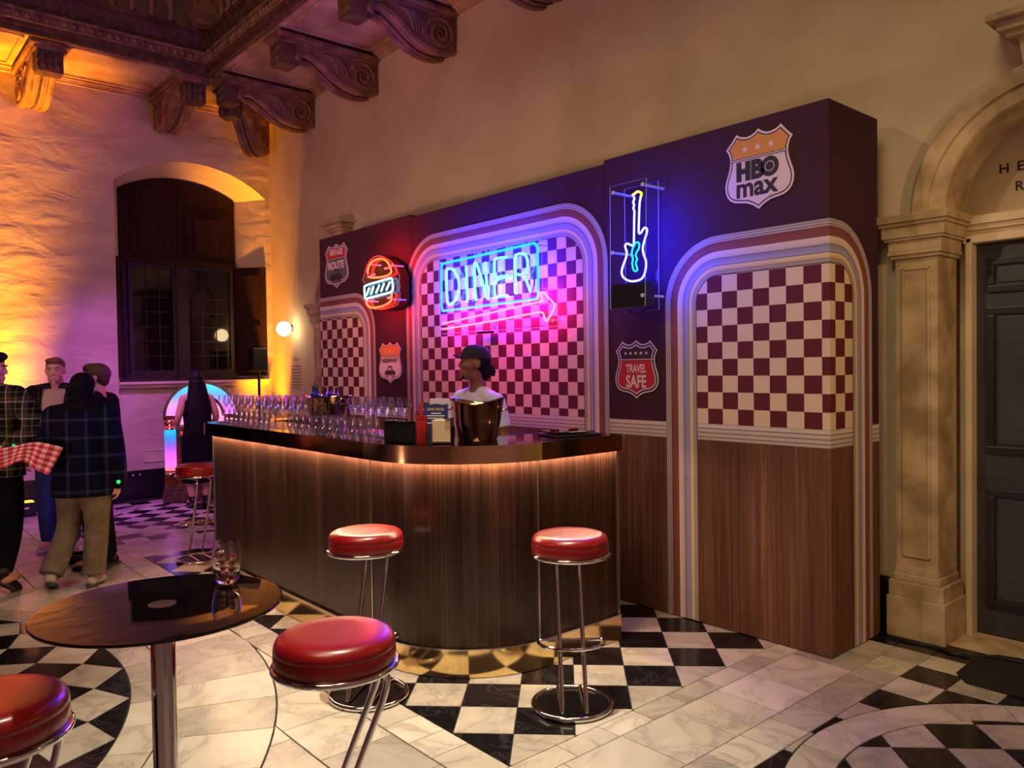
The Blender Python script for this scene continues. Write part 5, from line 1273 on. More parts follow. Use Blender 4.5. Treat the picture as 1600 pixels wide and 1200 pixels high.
# sockets, grille, hook on the window wall
for i,y in enumerate((2.845,2.925)):
    so=thing('wall_socket',f'black wall socket on the dark baseboard, {"left" if i==0 else "right"} one of the pair','socket',(XL,y,0.33))
    MB().bbox((ap+0.045,y-0.035,0.285),(ap+0.053,y+0.035,0.345),0.003).build('plate',M_black,so)
    mb=MB(); mb.prism([(-0.013,-0.012),(0.013,-0.012),(0,0.016)],(ap+0.0535,y,0.315),(0,1,0),(0,0,1),(1,0,0),0.002); mb.build('white_mark',M_paper,so)
gg=thing('wall_vent','pale rectangular vent cover low on the window wall by the jukebox','vent',(ap,3.2,0.46))
mb=MB()
for a,b in (((3.0,0.455),(3.42,0.465)),((3.0,0.595),(3.42,0.605)),((3.0,0.455),(3.01,0.605)),((3.41,0.455),(3.42,0.605))): mb.box((ap+0.001,a[0],a[1]),(ap+0.009,b[0],b[1]))
mb.build('vent_frame',mat('pale_vent_paint',(224,200,200),0.5),gg); MB().box((ap,3.01,0.465),(ap+0.004,3.41,0.595)).build('vent_plate',M_white_paint,gg)
# uplighters
def uplighter(x,y,lb,ry):
    u=thing('uplighter',lb,'uplighter',(x,y,0),0)
    MB().bbox((x-0.09,y-0.11,0.0),(x+0.09,y+0.11,0.16),0.01).build('housing',M_black,u)
    mb=MB(); mb.bbox((x-0.07,y-0.09,0.16),(x+0.07,y+0.09,0.168),0.002); mb.build('lens',emit('amber_led_lens',(1.0,0.45,0.03),3.0,True),u)
    mb=MB(); mb.box((x+0.09,y-0.035,0.09),(x+0.091,y+0.035,0.11)); mb.build('front_mark',M_paper,u)
uplighter(-10.24,1.62,'black box amber uplighter on the floor behind the group of guests',0)
uplighter(-10.36,4.56,'black box amber uplighter on the floor in the window corner',0)
# door mat, cable
mb=MB(); mb.prism([(-1.44,4.20),(-1.52,4.30),(-1.53,4.62),(-1.46,4.72),(-1.36,4.745),(0.2,4.745),(0.2,4.20)],(0,0,0.0005),(1,0,0),(0,1,0),(0,0,1),0.008); o=mb.build('door_mat',mat('black_door_mat',(24,22,22),0.95)); tag(o,'dark rounded door mat before the slate panelled door','door mat')
mb=MB(); mb.tube(smooth_path([(-2.20,4.66,0.008),(-2.05,4.60,0.008),(-1.9,4.585,0.008),(-1.75,4.60,0.008),(-1.6,4.57,0.008),(-1.40,4.66,0.016),(-0.9,4.66,0.016)],8),0.007,8); o=mb.build('floor_cable',M_black); tag(o,'black cable lying on the floor at the foot of the stone pilaster','cable')
# ================================================================== people
def remesh(mb, name, vox, mats, smooth=4, inflate=0.0):
    """union of overlapping closed shapes as one continuous skin"""
    me=mb.mesh(name+'_raw',[]); o=bpy.data.objects.new(name+'_raw',me); C.objects.link(o)
    r=o.modifiers.new('r','REMESH'); r.mode='VOXEL'; r.voxel_size=vox; r.use_smooth_shade=True
    if smooth: s=o.modifiers.new('s','SMOOTH'); s.factor=0.5; s.iterations=smooth
    dg=bpy.context.evaluated_depsgraph_get(); out=bpy.data.meshes.new_from_object(o.evaluated_get(dg)); out.name=name
    bpy.data.objects.remove(o); bpy.data.meshes.remove(me)
    out.materials.clear()
    for m in (mats if isinstance(mats,(list,tuple)) else [mats]): out.materials.append(m)
    out.polygons.foreach_set('use_smooth',[True]*len(out.polygons)); return out
def limb(mb, pts, radii, n=5, seg=14):
    """tapering limb through joints with rounded ends"""
    P=smooth_path(pts,n); R=[]
    for i in range(len(P)):
        t=i/(len(P)-1)*(len(radii)-1); k=min(int(t),len(radii)-2); R.append(radii[k]+(radii[k+1]-radii[k])*(t-k))
    mb.tube(P,R,seg); mb.ball(P[0],R[0],12,8); mb.ball(P[-1],R[-1],12,8)
def rot_to(d):
    return Vector(d).normalized().to_track_quat('Z','Y').to_matrix()
def hand(mb, wrist, d, palm_n, side, curl=0.5, sc=1.0):
    """palm, four unequal bent fingers and a thumb; d = direction of the hand, palm_n = direction the palm faces"""
    d=Vector(d).normalized(); n=Vector(palm_n); n=(n-d*n.dot(d)).normalized(); s=d.cross(n)*side; w=Vector(wrist)
    Rm=Matrix((s,n,d)).transposed()
    mb.ball(w+d*0.048*sc,(0.040*sc,0.017*sc,0.052*sc),14,10,0,Rm); mb.tube([w-d*0.02,w+d*0.03*sc],[0.026*sc,0.030*sc],10)
    for i,(off,L) in enumerate(((-0.030,0.066),(-0.010,0.076),(0.010,0.071),(0.029,0.055))):
        p=w+d*0.088*sc+s*off*sc; pts=[w+d*0.055*sc+s*off*0.9*sc,p]; a=0.25+curl*0.35
        for seg in (0.46,0.32,0.24):
            dr=(d*math.cos(a)+n*math.sin(a)); p=p+dr*L*seg*sc; pts.append(p); a+=curl*0.85
        mb.tube(smooth_path(pts,3),0.0088*sc,8); mb.ball(pts[-1],0.0088*sc,8,6)
    p=w+d*0.022*sc-s*0.030*sc; pts=[w+d*0.015*sc-s*0.012*sc,p+d*0.018-s*0.012*sc+n*0.006, p+d*0.044*sc-s*0.020*sc+n*0.016, p+d*0.066*sc-s*0.016*sc+n*0.026]
    mb.tube(smooth_path(pts,3),[0.013*sc]*4+[0.0105*sc]*6,8); mb.ball(pts[-1],0.0098*sc,8,6)
def head_shape(mb, c, M, beard=False):
    """head about c (centre of the skull), M: head axes (x right, y forward, z up); 0.23 m tall"""
    def at(x,y,z): return Vector(c)+M@Vector((x,y,z))
    mb.ball(at(0,-0.012,0.035),(0.074,0.094,0.082),20,14,0,M)          # cranium
    mb.ball(at(0,0.028,0.0),(0.064,0.060,0.075),18,12,0,M)              # face
    mb.ball(at(0,0.035,-0.055),(0.050,0.048,0.052),16,12,0,M)           # jaw
    mb.ball(at(0,0.068,-0.092),(0.024,0.020,0.018),12,8,0,M)            # chin
    for s in (-1,1):
        mb.ball(at(s*0.040,0.052,-0.012),(0.024,0.026,0.022),12,8,0,M)  # cheek
        mb.ball(at(s*0.030,0.067,0.036),(0.030,0.014,0.009),10,8,0,M)   # brow
        mb.ball(at(s*0.074,-0.012,0.004),(0.010,0.020,0.032),10,8,0,M)  # ear
        mb.ball(at(s*0.080,-0.018,0.010),(0.006,0.016,0.024),10,8,0,M)
    mb.tube([at(0,0.080,0.028),at(0,0.090,0.006),at(0,0.097,-0.013)],[0.008,0.010,0.012],10); mb.ball(at(0,0.096,-0.015),(0.013,0.012,0.010),10,8,0,M)
    for s in (-1,1): mb.ball(at(s*0.012,0.092,-0.019),(0.009,0.010,0.008),8,6,0,M)
    mb.ball(at(0,0.083,-0.050),(0.024,0.010,0.008),10,6,0,M); mb.ball(at(0,0.082,-0.063),(0.021,0.011,0.009),10,6,0,M)   # lips
def head_parts(body, c, M, brow_m, lip_m, look=0.0):
    def at(x,y,z): return Vector(c)+M@Vector((x,y,z))
    ew=mat('eye_white',(176,164,156),0.3); ei=mat('dark_iris',(34,24,20),0.2)
    for s in (-1,1):
        b=MB(); b.ball(at(s*0.031,0.0675,0.016),(0.0130,0.0120,0.0072),12,8,0,M); e=b.build('eye',ew,body,True)
        b=MB(); b.ball(at(s*0.031+look*0.005,0.0765,0.016),(0.0060,0.0042,0.0062),10,8,0,M); b.build('iris',ei,body,True)
        b=MB(); b.tube(smooth_path([at(s*0.014,0.087,0.033),at(s*0.032,0.086,0.042),at(s*0.052,0.070,0.037)],4),[0.004]*4+[0.0045]*3+[0.0025]*2,6); b.build('eyebrow',brow_m,body,True)
    b=MB(); b.ball(at(0,0.0845,-0.051),(0.021,0.007,0.005),12,6,0,M); b.ball(at(0,0.0835,-0.062),(0.018,0.008,0.006),12,6,0,M); b.build('mouth',lip_m,body,True)
def plaid(name, base, stripes, sx, wx=1.0, wy=0.3, rough=0.9):
    """woven plaid: two sets of bands in object space"""
    m=mat(name,base,rough,0,0.1); n,l,b=nodes(m); nt=m.node_tree
    tc=n.new('ShaderNodeTexCoord'); sp=n.new('ShaderNodeSeparateXYZ'); l.new(tc.outputs['Object'],sp.inputs[0])
    def band(out, k, ph, stops):
        a=n.new('ShaderNodeMath'); a.operation='MULTIPLY_ADD'; a.inputs[1].default_value=k; a.inputs[2].default_value=ph; l.new(out,a.inputs[0])
        f=n.new('ShaderNodeMath'); f.operation='FRACT'; l.new(a.outputs[0],f.inputs[0]); r=ramp(nt,stops); l.new(f.outputs[0],r.inputs[0]); return r.outputs[0]
    ad=n.new('ShaderNodeMath'); ad.operation='ADD'; l.new(sp.outputs[0],ad.inputs[0]); my=n.new('ShaderNodeMath'); my.operation='MULTIPLY'; my.inputs[1].default_value=wy; l.new(sp.outputs[1],my.inputs[0]); l.new(my.outputs[0],ad.inputs[1])
    a=band(ad.outputs[0],sx,0.2,stripes); c=band(sp.outputs[2],sx,0.1,stripes)
    mx=n.new('ShaderNodeMix'); mx.data_type='RGBA'; mx.blend_type='MIX'; mx.inputs['Factor'].default_value=0.5; l.new(a,mx.inputs[6]); l.new(c,mx.inputs[7]); l.new(mx.outputs[2],b.inputs['Base Color']); return m
def cloth(name,rgb,var=10,rough=0.9):
    return noisy(mat(name,rough=rough,spec=0.1),tuple(max(0,v-var) for v in rgb),tuple(min(255,v+var) for v in rgb),nscale=9,detail=4,bump=0.35)
SK=[mat('skin_tan',(150,98,72),0.55,0,0.35),mat('skin_fair',(216,164,136),0.55,0,0.35),mat('skin_light',(206,150,122),0.55,0,0.35)]
LIP=mat('lip_skin',(160,92,82),0.5); BROW=mat('dark_hair',(28,18,14),0.6); BROWN=noisy(mat('brown_hair',rough=0.6),(52,32,20),(86,54,34),nscale=60,detail=3,bump=0.5); DARKH=noisy(mat('black_hair',rough=0.6,spec=0.2),(8,6,6),(18,13,12),nscale=60,detail=3,bump=0.5); GINGER=noisy(mat('light_brown_hair',rough=0.6),(96,62,36),(132,88,54),nscale=60,detail=3,bump=0.5)
def person(label, loc, rz, H, pose, skin, head_rz=0.0, head_tilt=0.0, vox=0.0075):
    """returns root, scale k, joints; body = one continuous surface"""
    k=H/1.75; t=thing('person',label,'person',loc,rz); J={}
    def S(p): return Vector(p)*k
    D=dict(hipL=(-0.09,0,0.92),kneeL=(-0.10,0.02,0.50),ankL=(-0.10,-0.02,0.09),hipR=(0.09,0,0.92),kneeR=(0.10,0.02,0.50),ankR=(0.10,-0.02,0.09),toeL=(-0.12,0.13,0.03),toeR=(0.12,0.13,0.03),
      shL=(-0.185,-0.01,1.425),elL=(-0.245,-0.02,1.13),wrL=(-0.25,0.06,0.88),shR=(0.185,-0.01,1.425),elR=(0.245,-0.02,1.13),wrR=(0.25,0.06,0.88),
      waist=(0,0,1.05),chest=(0,0.0,1.28),neck=(0,-0.015,1.47),head=(0,0.015,1.625),hdirL=(0,0.25,-1),hdirR=(0,0.25,-1),palmL=(1,0,0),palmR=(-1,0,0),curl=0.5)
    D.update(pose)
    J={a:(S(b) if isinstance(b,tuple) else b) for a,b in D.items()}
    Mh=Matrix.Rotation(head_rz,3,'Z')@Matrix.Rotation(head_tilt,3,'X')
    mb=MB()
    head=J['head']; head_shape(mb,head,Mh*1.0)
    limb(mb,[J['neck']-Vector((0,0,0.04)),J['neck']+Vector((0,0.0,0.05)),head+Mh@Vector((0,-0.02,-0.05))],[0.062,0.056,0.054],4)
    ch,wa,ne=J['chest'],J['waist'],J['neck']; hp=(J['hipL']+J['hipR'])/2
    mb.loft([(hp-Vector((0,0,0.05*k)),0.13*k,0.10*k),(hp+Vector((0,0,0.05*k)),0.155*k,0.11*k),(wa,0.140*k,0.10*k),(ch,0.165*k,0.115*k),(ch+(ne-ch)*0.55,0.170*k,0.10*k),(ne-Vector((0,0,0.03*k)),0.10*k,0.075*k),(ne,0.06*k,0.06*k)],22)
    for s in 'LR':
        limb(mb,[J['sh'+s],J['el'+s],J['wr'+s]],[0.054*k,0.050*k,0.041*k,0.038*k,0.027*k]); 
        hd=Vector(D['hdir'+s]); hand(mb,J['wr'+s],hd,Vector(D['palm'+s]),1 if s=='R' else -1,D['curl'],k)
        limb(mb,[J['hip'+s],J['knee'+s],J['ank'+s]],[0.085*k,0.075*k,0.056*k,0.055*k,0.038*k])
        mb.ball((J['ank'+s]+J['toe'+s])/2,(0.04*k,0.11*k,0.035*k),12,8)
        mb.tube([J['sh'+s]+(ne-J['sh'+s])*0.9,J['sh'+s]],[0.06*k,0.052*k],12)
    me=remesh(mb,'body',vox,skin,3); body=bpy.data.objects.new('body',me); C.objects.link(body); body.parent=t
    return t,body,k,J,Mh,D
def garment(t,name,mb,m,vox=0.010,smooth=3):
    o=bpy.data.objects.new(name,remesh(mb,name,vox,m,smooth)); C.objects.link(o); o.parent=t; return o
def shirt_mb(J,k,th=0.016,hem=0.86,sleeve='long',loose=1.0,flare=0.0):
    mb=MB(); ch,wa,ne=J['chest'],J['waist'],J['neck']; hp=(J['hipL']+J['hipR'])/2; e=th
    hz=Vector((hp.x,hp.y,hem*k))
    mb.loft([(hz,(0.165+flare)*k*loose+e,0.125*k*loose+e),(hp+Vector((0,0,0.06*k)),0.163*k*loose+e,0.122*k*loose+e),(wa,0.158*k*loose+e,0.118*k*loose+e),(ch,0.176*k+e,0.128*k+e),(ch+(ne-ch)*0.5,0.178*k+e,0.112*k+e),(ch+(ne-ch)*0.78,0.135*k+e,0.088*k+e),(ne-Vector((0,0,0.004*k)),0.074*k+e*0.4,0.070*k+e*0.4)],26)
    for s in 'LR':
        sh,el,wr=J['sh'+s],J['el'+s],J['wr'+s]
        mb.tube([sh+(ne-sh)*0.85-Vector((0,0,0.012)),sh],[0.058*k+e,0.056*k+e],14)
        if sleeve=='long': limb(mb,[sh,el,wr+(el-wr).normalized()*0.01],[0.060*k+e,0.058*k+e,0.052*k+e,0.050*k+e,0.038*k+e],6)
        elif sleeve=='short':
            m_=sh+(el-sh)*0.62; mb.tube([sh,sh+(m_-sh)*0.5,m_],[0.060*k+e,0.064*k+e,0.066*k+e],16); mb.ball(sh,0.060*k+e,14,10)
    return mb
def trouser_mb(J,k,loose=1.0,top=0.99,th=0.012,cuff=0.0):
    mb=MB(); hp=(J['hipL']+J['hipR'])/2
    mb.loft([(hp-Vector((0,0,0.075*k)),0.150*k*loose,0.112*k*loose),(hp+Vector((0,0,0.0)),0.168*k+th,0.122*k+th),(Vector((hp.x,hp.y,top*k)),0.152*k+th,0.112*k+th)],24)
    for s in 'LR':
        h,kn,an=J['hip'+s],J['knee'+s],J['ank'+s]
        P=smooth_path([h,kn,an+(kn-an).normalized()*0.0],7); rr=[0.092*k*loose+th,0.082*k*loose+th,0.064*k*loose+th,0.062*k*loose+th,(0.052+cuff)*k*loose+th]; R=[]
        for i in range(len(P)):
            q=i/(len(P)-1)*4; j=min(int(q),3); R.append(rr[j]+(rr[j+1]-rr[j])*(q-j))
        mb.tube(P,R,16); mb.ball(h,R[0],14,10)
    return mb
def shoes(t,J,k,m,sole,names='shoe'):
    for s in 'LR':
        an,to=J['ank'+s],J['toe'+s]; mb=MB(); d=(to-an); fl=Vector((d.x,d.y,d.z+0.045*k)).normalized(); side=fl.cross(Vector((0,0,1))).normalized(); upv=side.cross(fl)
        Rm=Matrix((side,fl,upv)).transposed(); base=an-upv*0.045*k
        mb.ball(base+fl*0.09*k-upv*0.005,(0.047*k,0.125*k,0.038*k),16,10,0,Rm); mb.ball(base-fl*0.03*k+upv*0.005*k,(0.042*k,0.055*k,0.048*k),14,10,0,Rm); mb.tube([an-upv*0.02,an+upv*0.045*k],[0.050*k,0.046*k],14)
        o=garment(t,names,mb,m,0.008,3)
        sb=MB(); pts=[(0.043*math.cos(a)*(1.0 if math.sin(a)>0 else 0.9),0.05+0.155*math.sin(a)) for a in [2*PI*i/24 for i in range(24)]]
        sb.prism([(a*k,b*k) for a,b in pts],base-upv*0.043*k,side,fl,upv,0.022*k); sb.build('sole',sole,o,True)
def hair_mb(head,Mh,lumps): 
    mb=MB()
    for (x,y,z,rx,ry,rz) in lumps: mb.ball(head+Mh@Vector((x,y,z)),(rx,ry,rz),16,12,0,Mh)
    return mb
SHORT=[(0,-0.022,0.050,0.081,0.098,0.080),(0,0.030,0.098,0.066,0.056,0.030),(0,-0.062,0.005,0.068,0.052,0.062)]
M_jean=cloth('blue_denim',(52,70,108),10); M_blackcloth=cloth('black_cloth',(16,15,18),5); M_olive=cloth('olive_grey_chino',(112,100,82),12); M_white_t=cloth('white_cotton',(226,222,224),8); M_beige_t=cloth('beige_cotton',(196,170,136),8); M_shoe_d=mat('black_shoe_leather',(18,16,16),0.4); M_shoe_w=mat('pale_trainer',(176,168,162),0.5); M_sole=mat('rubber_sole',(70,66,62),0.8)
M_led_g=emit('green_wristband_light',(0.0,0.55,0.13),1.6,True)
P_navy=plaid('navy_plaid_flannel',(14,16,34),[(0.0,(10,11,26)),(0.40,(12,13,30)),(0.47,(54,56,84)),(0.55,(54,56,84)),(0.62,(10,11,26)),(1.0,(12,13,30))],7.5)
P_olive=plaid('grey_green_plaid_flannel',(70,66,56),[(0.0,(26,25,24)),(0.22,(30,28,26)),(0.25,(176,166,142)),(0.29,(176,166,142)),(0.31,(70,62,48)),(0.55,(74,66,52)),(0.58,(20,19,18)),(0.82,(24,22,22)),(0.85,(150,140,118)),(0.88,(30,28,26)),(1.0,(26,25,24))],8.0)
P_dark=plaid('dark_checked_overshirt',(32,28,36),[(0.0,(22,19,26)),(0.45,(26,22,30)),(0.5,(96,88,96)),(0.55,(26,22,30)),(1.0,(22,19,26))],9.0)
def wristband(t,J,s,k,off):
    w=J['wr'+s]; d=(J['wr'+s]-J['el'+s]).normalized(); Rm=rot_to(d); mb=MB(); n=20
    mb.tube([w-d*0.012+Rm@Vector((0.046*k*math.cos(2*PI*i/n),0.046*k*math.sin(2*PI*i/n),0)) for i in range(n)],0.008,8,True); o=mb.build('wristband',M_black,t,True)
    mb=MB(); q=Rm@Vector((1,0,0)); 
    side=Vector((1 if s=='R' else -1,0,0))
    mb.ball(w-d*0.012+Vector(off)*k,(0.015,0.015,0.016),10,8); mb.build('band_light',M_led_g,o,True)

# --- bartender, behind the counter, head turned to the left of the picture
t,body,k,J,Mh,D=person('bartender in white T-shirt and dark trucker cap with curly hair tied back',(-4.20,3.34,0),math.radians(182),1.70,
   dict(shL=(-0.178,-0.01,1.40),shR=(0.178,-0.01,1.415),elL=(-0.24,-0.02,1.12),elR=(0.24,-0.02,1.12),wrL=(-0.25,0.14,0.94),wrR=(0.20,0.16,0.94),hdirL=(0.1,1,-0.5),hdirR=(-0.1,1,-0.5),neck=(0,-0.010,1.475),head=(0.0,0.03,1.662)),SK[0],math.radians(-28),math.radians(7))
head_parts(body,J['head'],Mh,BROW,LIP)
garment(t,'t_shirt',shirt_mb(J,k,0.013,0.86,'short'),M_white_t,0.009,3)
garment(t,'trousers',trouser_mb(J,k),M_blackcloth,0.011)
shoes(t,J,k,M_shoe_d,M_sole)
hd=J['head']
garment(t,'hair',hair_mb(hd,Mh,[(0,-0.035,0.03,0.079,0.085,0.082),(0,-0.07,-0.02,0.066,0.045,0.055),(0.0,-0.075,-0.055,0.05,0.04,0.05)]),DARKH,0.007,2)
bun=MB(); rb=random.Random(5)
for i in range(46):
    v=Vector((rb.gauss(0,1),rb.gauss(0,1),rb.gauss(0,1))).normalized(); bun.ball(hd+Mh@(Vector((0,-0.108,-0.030))+Vector((v.x*0.042,v.y*0.042,v.z*0.046))),0.013,8,6)
bun.ball(hd+Mh@Vector((0,-0.105,-0.030)),0.040,12,8)
garment(t,'curly_bun',bun,DARKH,0.0055,1)
cap=MB(); seg=28
for (z,r) in ((0.048,1.0),(0.075,0.99),(0.10,0.90),(0.122,0.72),(0.136,0.45),(0.142,0.12)):
    for q in range(seg): a=2*PI*q/seg; cap.v.append(hd+Mh@Vector((0.086*r*math.cos(a),-0.012+0.106*r*math.sin(a),z-0.010*math.sin(a)*0)))
for i in range(5):
    for q in range(seg): cap.face((i*seg+q,i*seg+(q+1)%seg,(i+1)*seg+(q+1)%seg,(i+1)*seg+q),0,None,True)
cap.face(tuple(5*seg+q for q in range(seg))); cap.face(tuple(range(seg))[::-1])
co=cap.build('cap_crown',noisy(mat('dark_cap_fabric',rough=0.85),(34,24,30),(48,36,42),nscale=20),t,True)
br_=MB(); N=12
for lay,dz in ((0,0.0),(1,0.007)):
    for i in range(N+1):
        a=-0.98+1.96*i/N; x=math.sin(a); y=math.cos(a)
        br_.v.append(hd+Mh@Vector((0.080*x,-0.012+0.100*y,0.046+dz))); br_.v.append(hd+Mh@Vector((0.078*x,-0.012+0.10*y+0.060*max(0.1,math.cos(a*1.25)),0.050+dz-0.022*x*x)))
M2=2*(N+1)
for i in range(N):
    a=2*i; br_.face((a,a+1,a+3,a+2),0,None,True); br_.face((M2+a,M2+a+2,M2+a+3,M2+a+1),0,None,True); br_.face((a+1,M2+a+1,M2+a+3,a+3)); br_.face((a,a+2,M2+a+2,M2+a))
br_.face((0,M2,M2+1,1)); br_.face((2*N,2*N+1,M2+2*N+1,M2+2*N))
br_.build('cap_brim',MATS['dark_cap_fabric'],co,True)
gb=MB()
for (x,y,z,rx,ry,rz) in ((0,0.071,-0.093,0.020,0.014,0.017),(0.018,0.064,-0.084,0.011,0.013,0.016),(-0.018,0.064,-0.084,0.011,0.013,0.016),(0,0.0825,-0.041,0.020,0.006,0.0035)): gb.ball(hd+Mh@Vector((x,y,z)),(rx,ry,rz),10,8,0,Mh)
gb.build('goatee',DARKH,body,True)

# --- man in navy plaid seen from behind
t,body,k,J,Mh,D=person('man in a navy plaid overshirt, dark beanie and olive chinos, seen from behind',(-6.60,1.43,0),math.radians(58),1.60,
   dict(shL=(-0.205,-0.01,1.40),shR=(0.205,-0.01,1.40),elL=(-0.28,-0.03,1.12),elR=(0.27,-0.06,1.11),wrL=(-0.22,0.12,0.95),wrR=(0.275,-0.02,0.84),chest=(0,-0.02,1.26),neck=(0,0.0,1.46),head=(0.0,0.05,1.605),
        kneeL=(-0.13,0.05,0.50),ankL=(-0.20,-0.16,0.13),toeL=(-0.23,-0.01,0.03),hipL=(-0.10,0,0.9),hipR=(0.10,0,0.9),kneeR=(0.10,0.0,0.49),ankR=(0.085,-0.06,0.09),toeR=(0.10,0.09,0.03)),SK[1],math.radians(12),math.radians(-10))
head_parts(body,J['head'],Mh,BROW,LIP)
garment(t,'overshirt',shirt_mb(J,k,0.030,0.74,'long',1.18,0.02),P_navy,0.011,4)
garment(t,'chinos',trouser_mb(J,k,1.18,0.96,0.016,0.012),M_olive,0.011,3)
shoes(t,J,k,MATS['pale_trainer'],M_sole)
hd=J['head']
garment(t,'beanie',hair_mb(hd,Mh,[(0,-0.020,0.045,0.088,0.106,0.092),(0,-0.045,0.0,0.083,0.078,0.075),(0,-0.055,-0.055,0.068,0.055,0.06),(0,0.0,0.075,0.082,0.09,0.060)]),M_blackcloth,0.008,3)
garment(t,'hood',hair_mb(hd,Mh,[(0,-0.075,-0.125,0.115,0.06,0.05),(0.06,-0.03,-0.13,0.06,0.06,0.04),(-0.06,-0.03,-0.13,0.06,0.06,0.04)]),M_blackcloth,0.009,3)
wristband(t,J,'R',k,(0.030,-0.066,0.0))

# --- brown haired man in black, behind him
t,body,k,J,Mh,D=person('brown haired man in black jacket and boots half hidden behind the navy plaid man',(-7.07,1.65,0),math.radians(139),1.67,
   dict(elL=(-0.26,0.0,1.12),elR=(0.245,0.02,1.12),wrL=(-0.17,0.2,1.02),wrR=(0.18,0.2,1.0),hdirL=(0.5,1,0),hdirR=(-0.5,1,0)),SK[2],math.radians(20),0)
head_parts(body,J['head'],Mh,BROW,LIP)
garment(t,'jacket',shirt_mb(J,k,0.022,0.84,'long',1.05),M_blackcloth,0.011,3)
garment(t,'trousers',trouser_mb(J,k,1.0),cloth('charcoal_cloth',(26,26,28),6),0.011)
shoes(t,J,k,M_shoe_d,M_sole,'boot')
garment(t,'hair',hair_mb(J['head'],Mh,[(0,-0.025,0.045,0.084,0.102,0.086),(0,-0.062,0.0,0.070,0.052,0.066),(0,0.02,0.085,0.066,0.066,0.045)]),BROWN,0.007,2)

# --- man facing the camera
t,body,k,J,Mh,D=person('man in open checked overshirt and beige T-shirt with his face towards us',(-8.05,1.55,0),math.radians(-118),1.74,
   dict(),SK[1],math.radians(4),math.radians(-4))
head_parts(body,J['head'],Mh,BROWN,LIP)
garment(t,'t_shirt',shirt_mb(J,k,0.010,0.88,'short'),M_beige_t,0.010,3)
ov=shirt_mb(J,k,0.026,0.80,'long',1.06)
o=garment(t,'overshirt',ov,P_dark,0.011,3)
bm=bmesh.new(); bm.from_mesh(o.data)      # open front
dele=[v for v in bm.verts if abs(v.co.x)<0.075+0.03*(v.co.z-1.0) and v.co.y>0.03 and v.co.z<1.47*k]
bmesh.ops.delete(bm,geom=dele,context='VERTS'); bm.to_mesh(o.data); bm.free()
garment(t,'jeans',trouser_mb(J,k,1.0),M_jean,0.011)
shoes(t,J,k,M_shoe_w,M_sole,'trainer')
garment(t,'hair',hair_mb(J['head'],Mh,[(0,-0.025,0.055,0.079,0.095,0.078),(0,0.035,0.100,0.066,0.052,0.030),(0,-0.06,0.015,0.066,0.05,0.06),(0.03,0.055,0.103,0.035,0.03,0.022),(-0.02,0.06,0.100,0.04,0.03,0.022)]),GINGER,0.007,2)
bd=hair_mb(J['head'],Mh,[(0,0.045,-0.078,0.045,0.040,0.032),(0.035,0.025,-0.055,0.022,0.035,0.035),(-0.035,0.025,-0.055,0.022,0.035,0.035)])
garment(t,'beard',bd,mat('stubble_skin',(168,116,92),0.7),0.007,2)
mb=MB(); 
for i,(a,b) in enumerate(((-0.07,0.06),(-0.05,0.03))): mb.box((a*k,0.146*k+0.0,(1.24-0.025*i)*k),(b*k,0.152*k,(1.243-0.025*i)*k))
mb.build('shirt_print',M_grey,t,True)

# --- man cut by the left edge, walking, plaid shirt
t,body,k,J,Mh,D=person('dark haired man in grey green plaid flannel shirt and black trousers',(-6.99,0.917,0),math.radians(50),1.76,
   dict(elL=(-0.26,-0.04,1.13),elR=(0.345,-0.06,1.21),wrR=(0.20,-0.11,1.06),hdirR=(-0.9,-0.15,-0.35),palmR=(0.1,0.9,-0.1),wrL=(-0.25,0.10,0.90),
        kneeR=(0.11,0.02,0.50),ankR=(0.17,-0.20,0.17),toeR=(0.22,-0.09,0.035),kneeL=(-0.08,0.06,0.50),ankL=(-0.09,0.02,0.09)),SK[2],math.radians(-74),math.radians(-6))
head_parts(body,J['head'],Mh,BROW,LIP)
garment(t,'flannel_shirt',shirt_mb(J,k,0.026,0.83,'long',1.08,0.02),P_olive,0.011,4)
garment(t,'trousers',trouser_mb(J,k,1.05),M_blackcloth,0.011)
shoes(t,J,k,M_shoe_d,M_sole)
garment(t,'hair',hair_mb(J['head'],Mh,SHORT+[(0,0.045,0.105,0.066,0.05,0.035),(0.02,0.075,0.095,0.03,0.02,0.02)]),DARKH,0.007,2)
wristband(t,J,'R',k,(0.045,-0.052,0.0))
# red gingham cloth hanging from his hand
M_ging=mat('red_gingham',rough=0.85)
def _ging():
    n,l,b=nodes(M_ging); tc=n.new('ShaderNodeTexCoord'); sp=n.new('ShaderNodeSeparateXYZ'); l.new(tc.outputs['UV'],sp.inputs[0]); o=[]
    for i in (0,1):
        m1=n.new('ShaderNodeMath'); m1.operation='MULTIPLY'; m1.inputs[1].default_value=9 if i==0 else 5; l.new(sp.outputs[i],m1.inputs[0]); f=n.new('ShaderNodeMath'); f.operation='FRACT'; l.new(m1.outputs[0],f.inputs[0])
        g=n.new('ShaderNodeMath'); g.operation='GREATER_THAN'; g.inputs[1].default_value=0.5; l.new(f.outputs[0],g.inputs[0]); o.append(g)
    s=n.new('ShaderNodeMath'); s.operation='ADD'; l.new(o[0].outputs[0],s.inputs[0]); l.new(o[1].outputs[0],s.inputs[1]); h=n.new('ShaderNodeMath'); h.operation='MULTIPLY'; h.inputs[1].default_value=0.5; l.new(s.outputs[0],h.inputs[0])
    r=ramp(M_ging.node_tree,[(0.0,(236,206,196)),(0.25,(214,110,112)),(0.75,(178,24,38))],'CONSTANT'); l.new(h.outputs[0],r.inputs[0]); l.new(r.outputs[0],b.inputs['Base Color'])
_ging()
TOP=[(-6.802,0.837,1.031),(-6.726,0.925,1.057),(-6.665,0.996,1.079),(-6.604,1.066,1.096),(-6.559,1.119,1.104),(-6.482,1.206,1.089),(-6.43,1.265,1.06)]
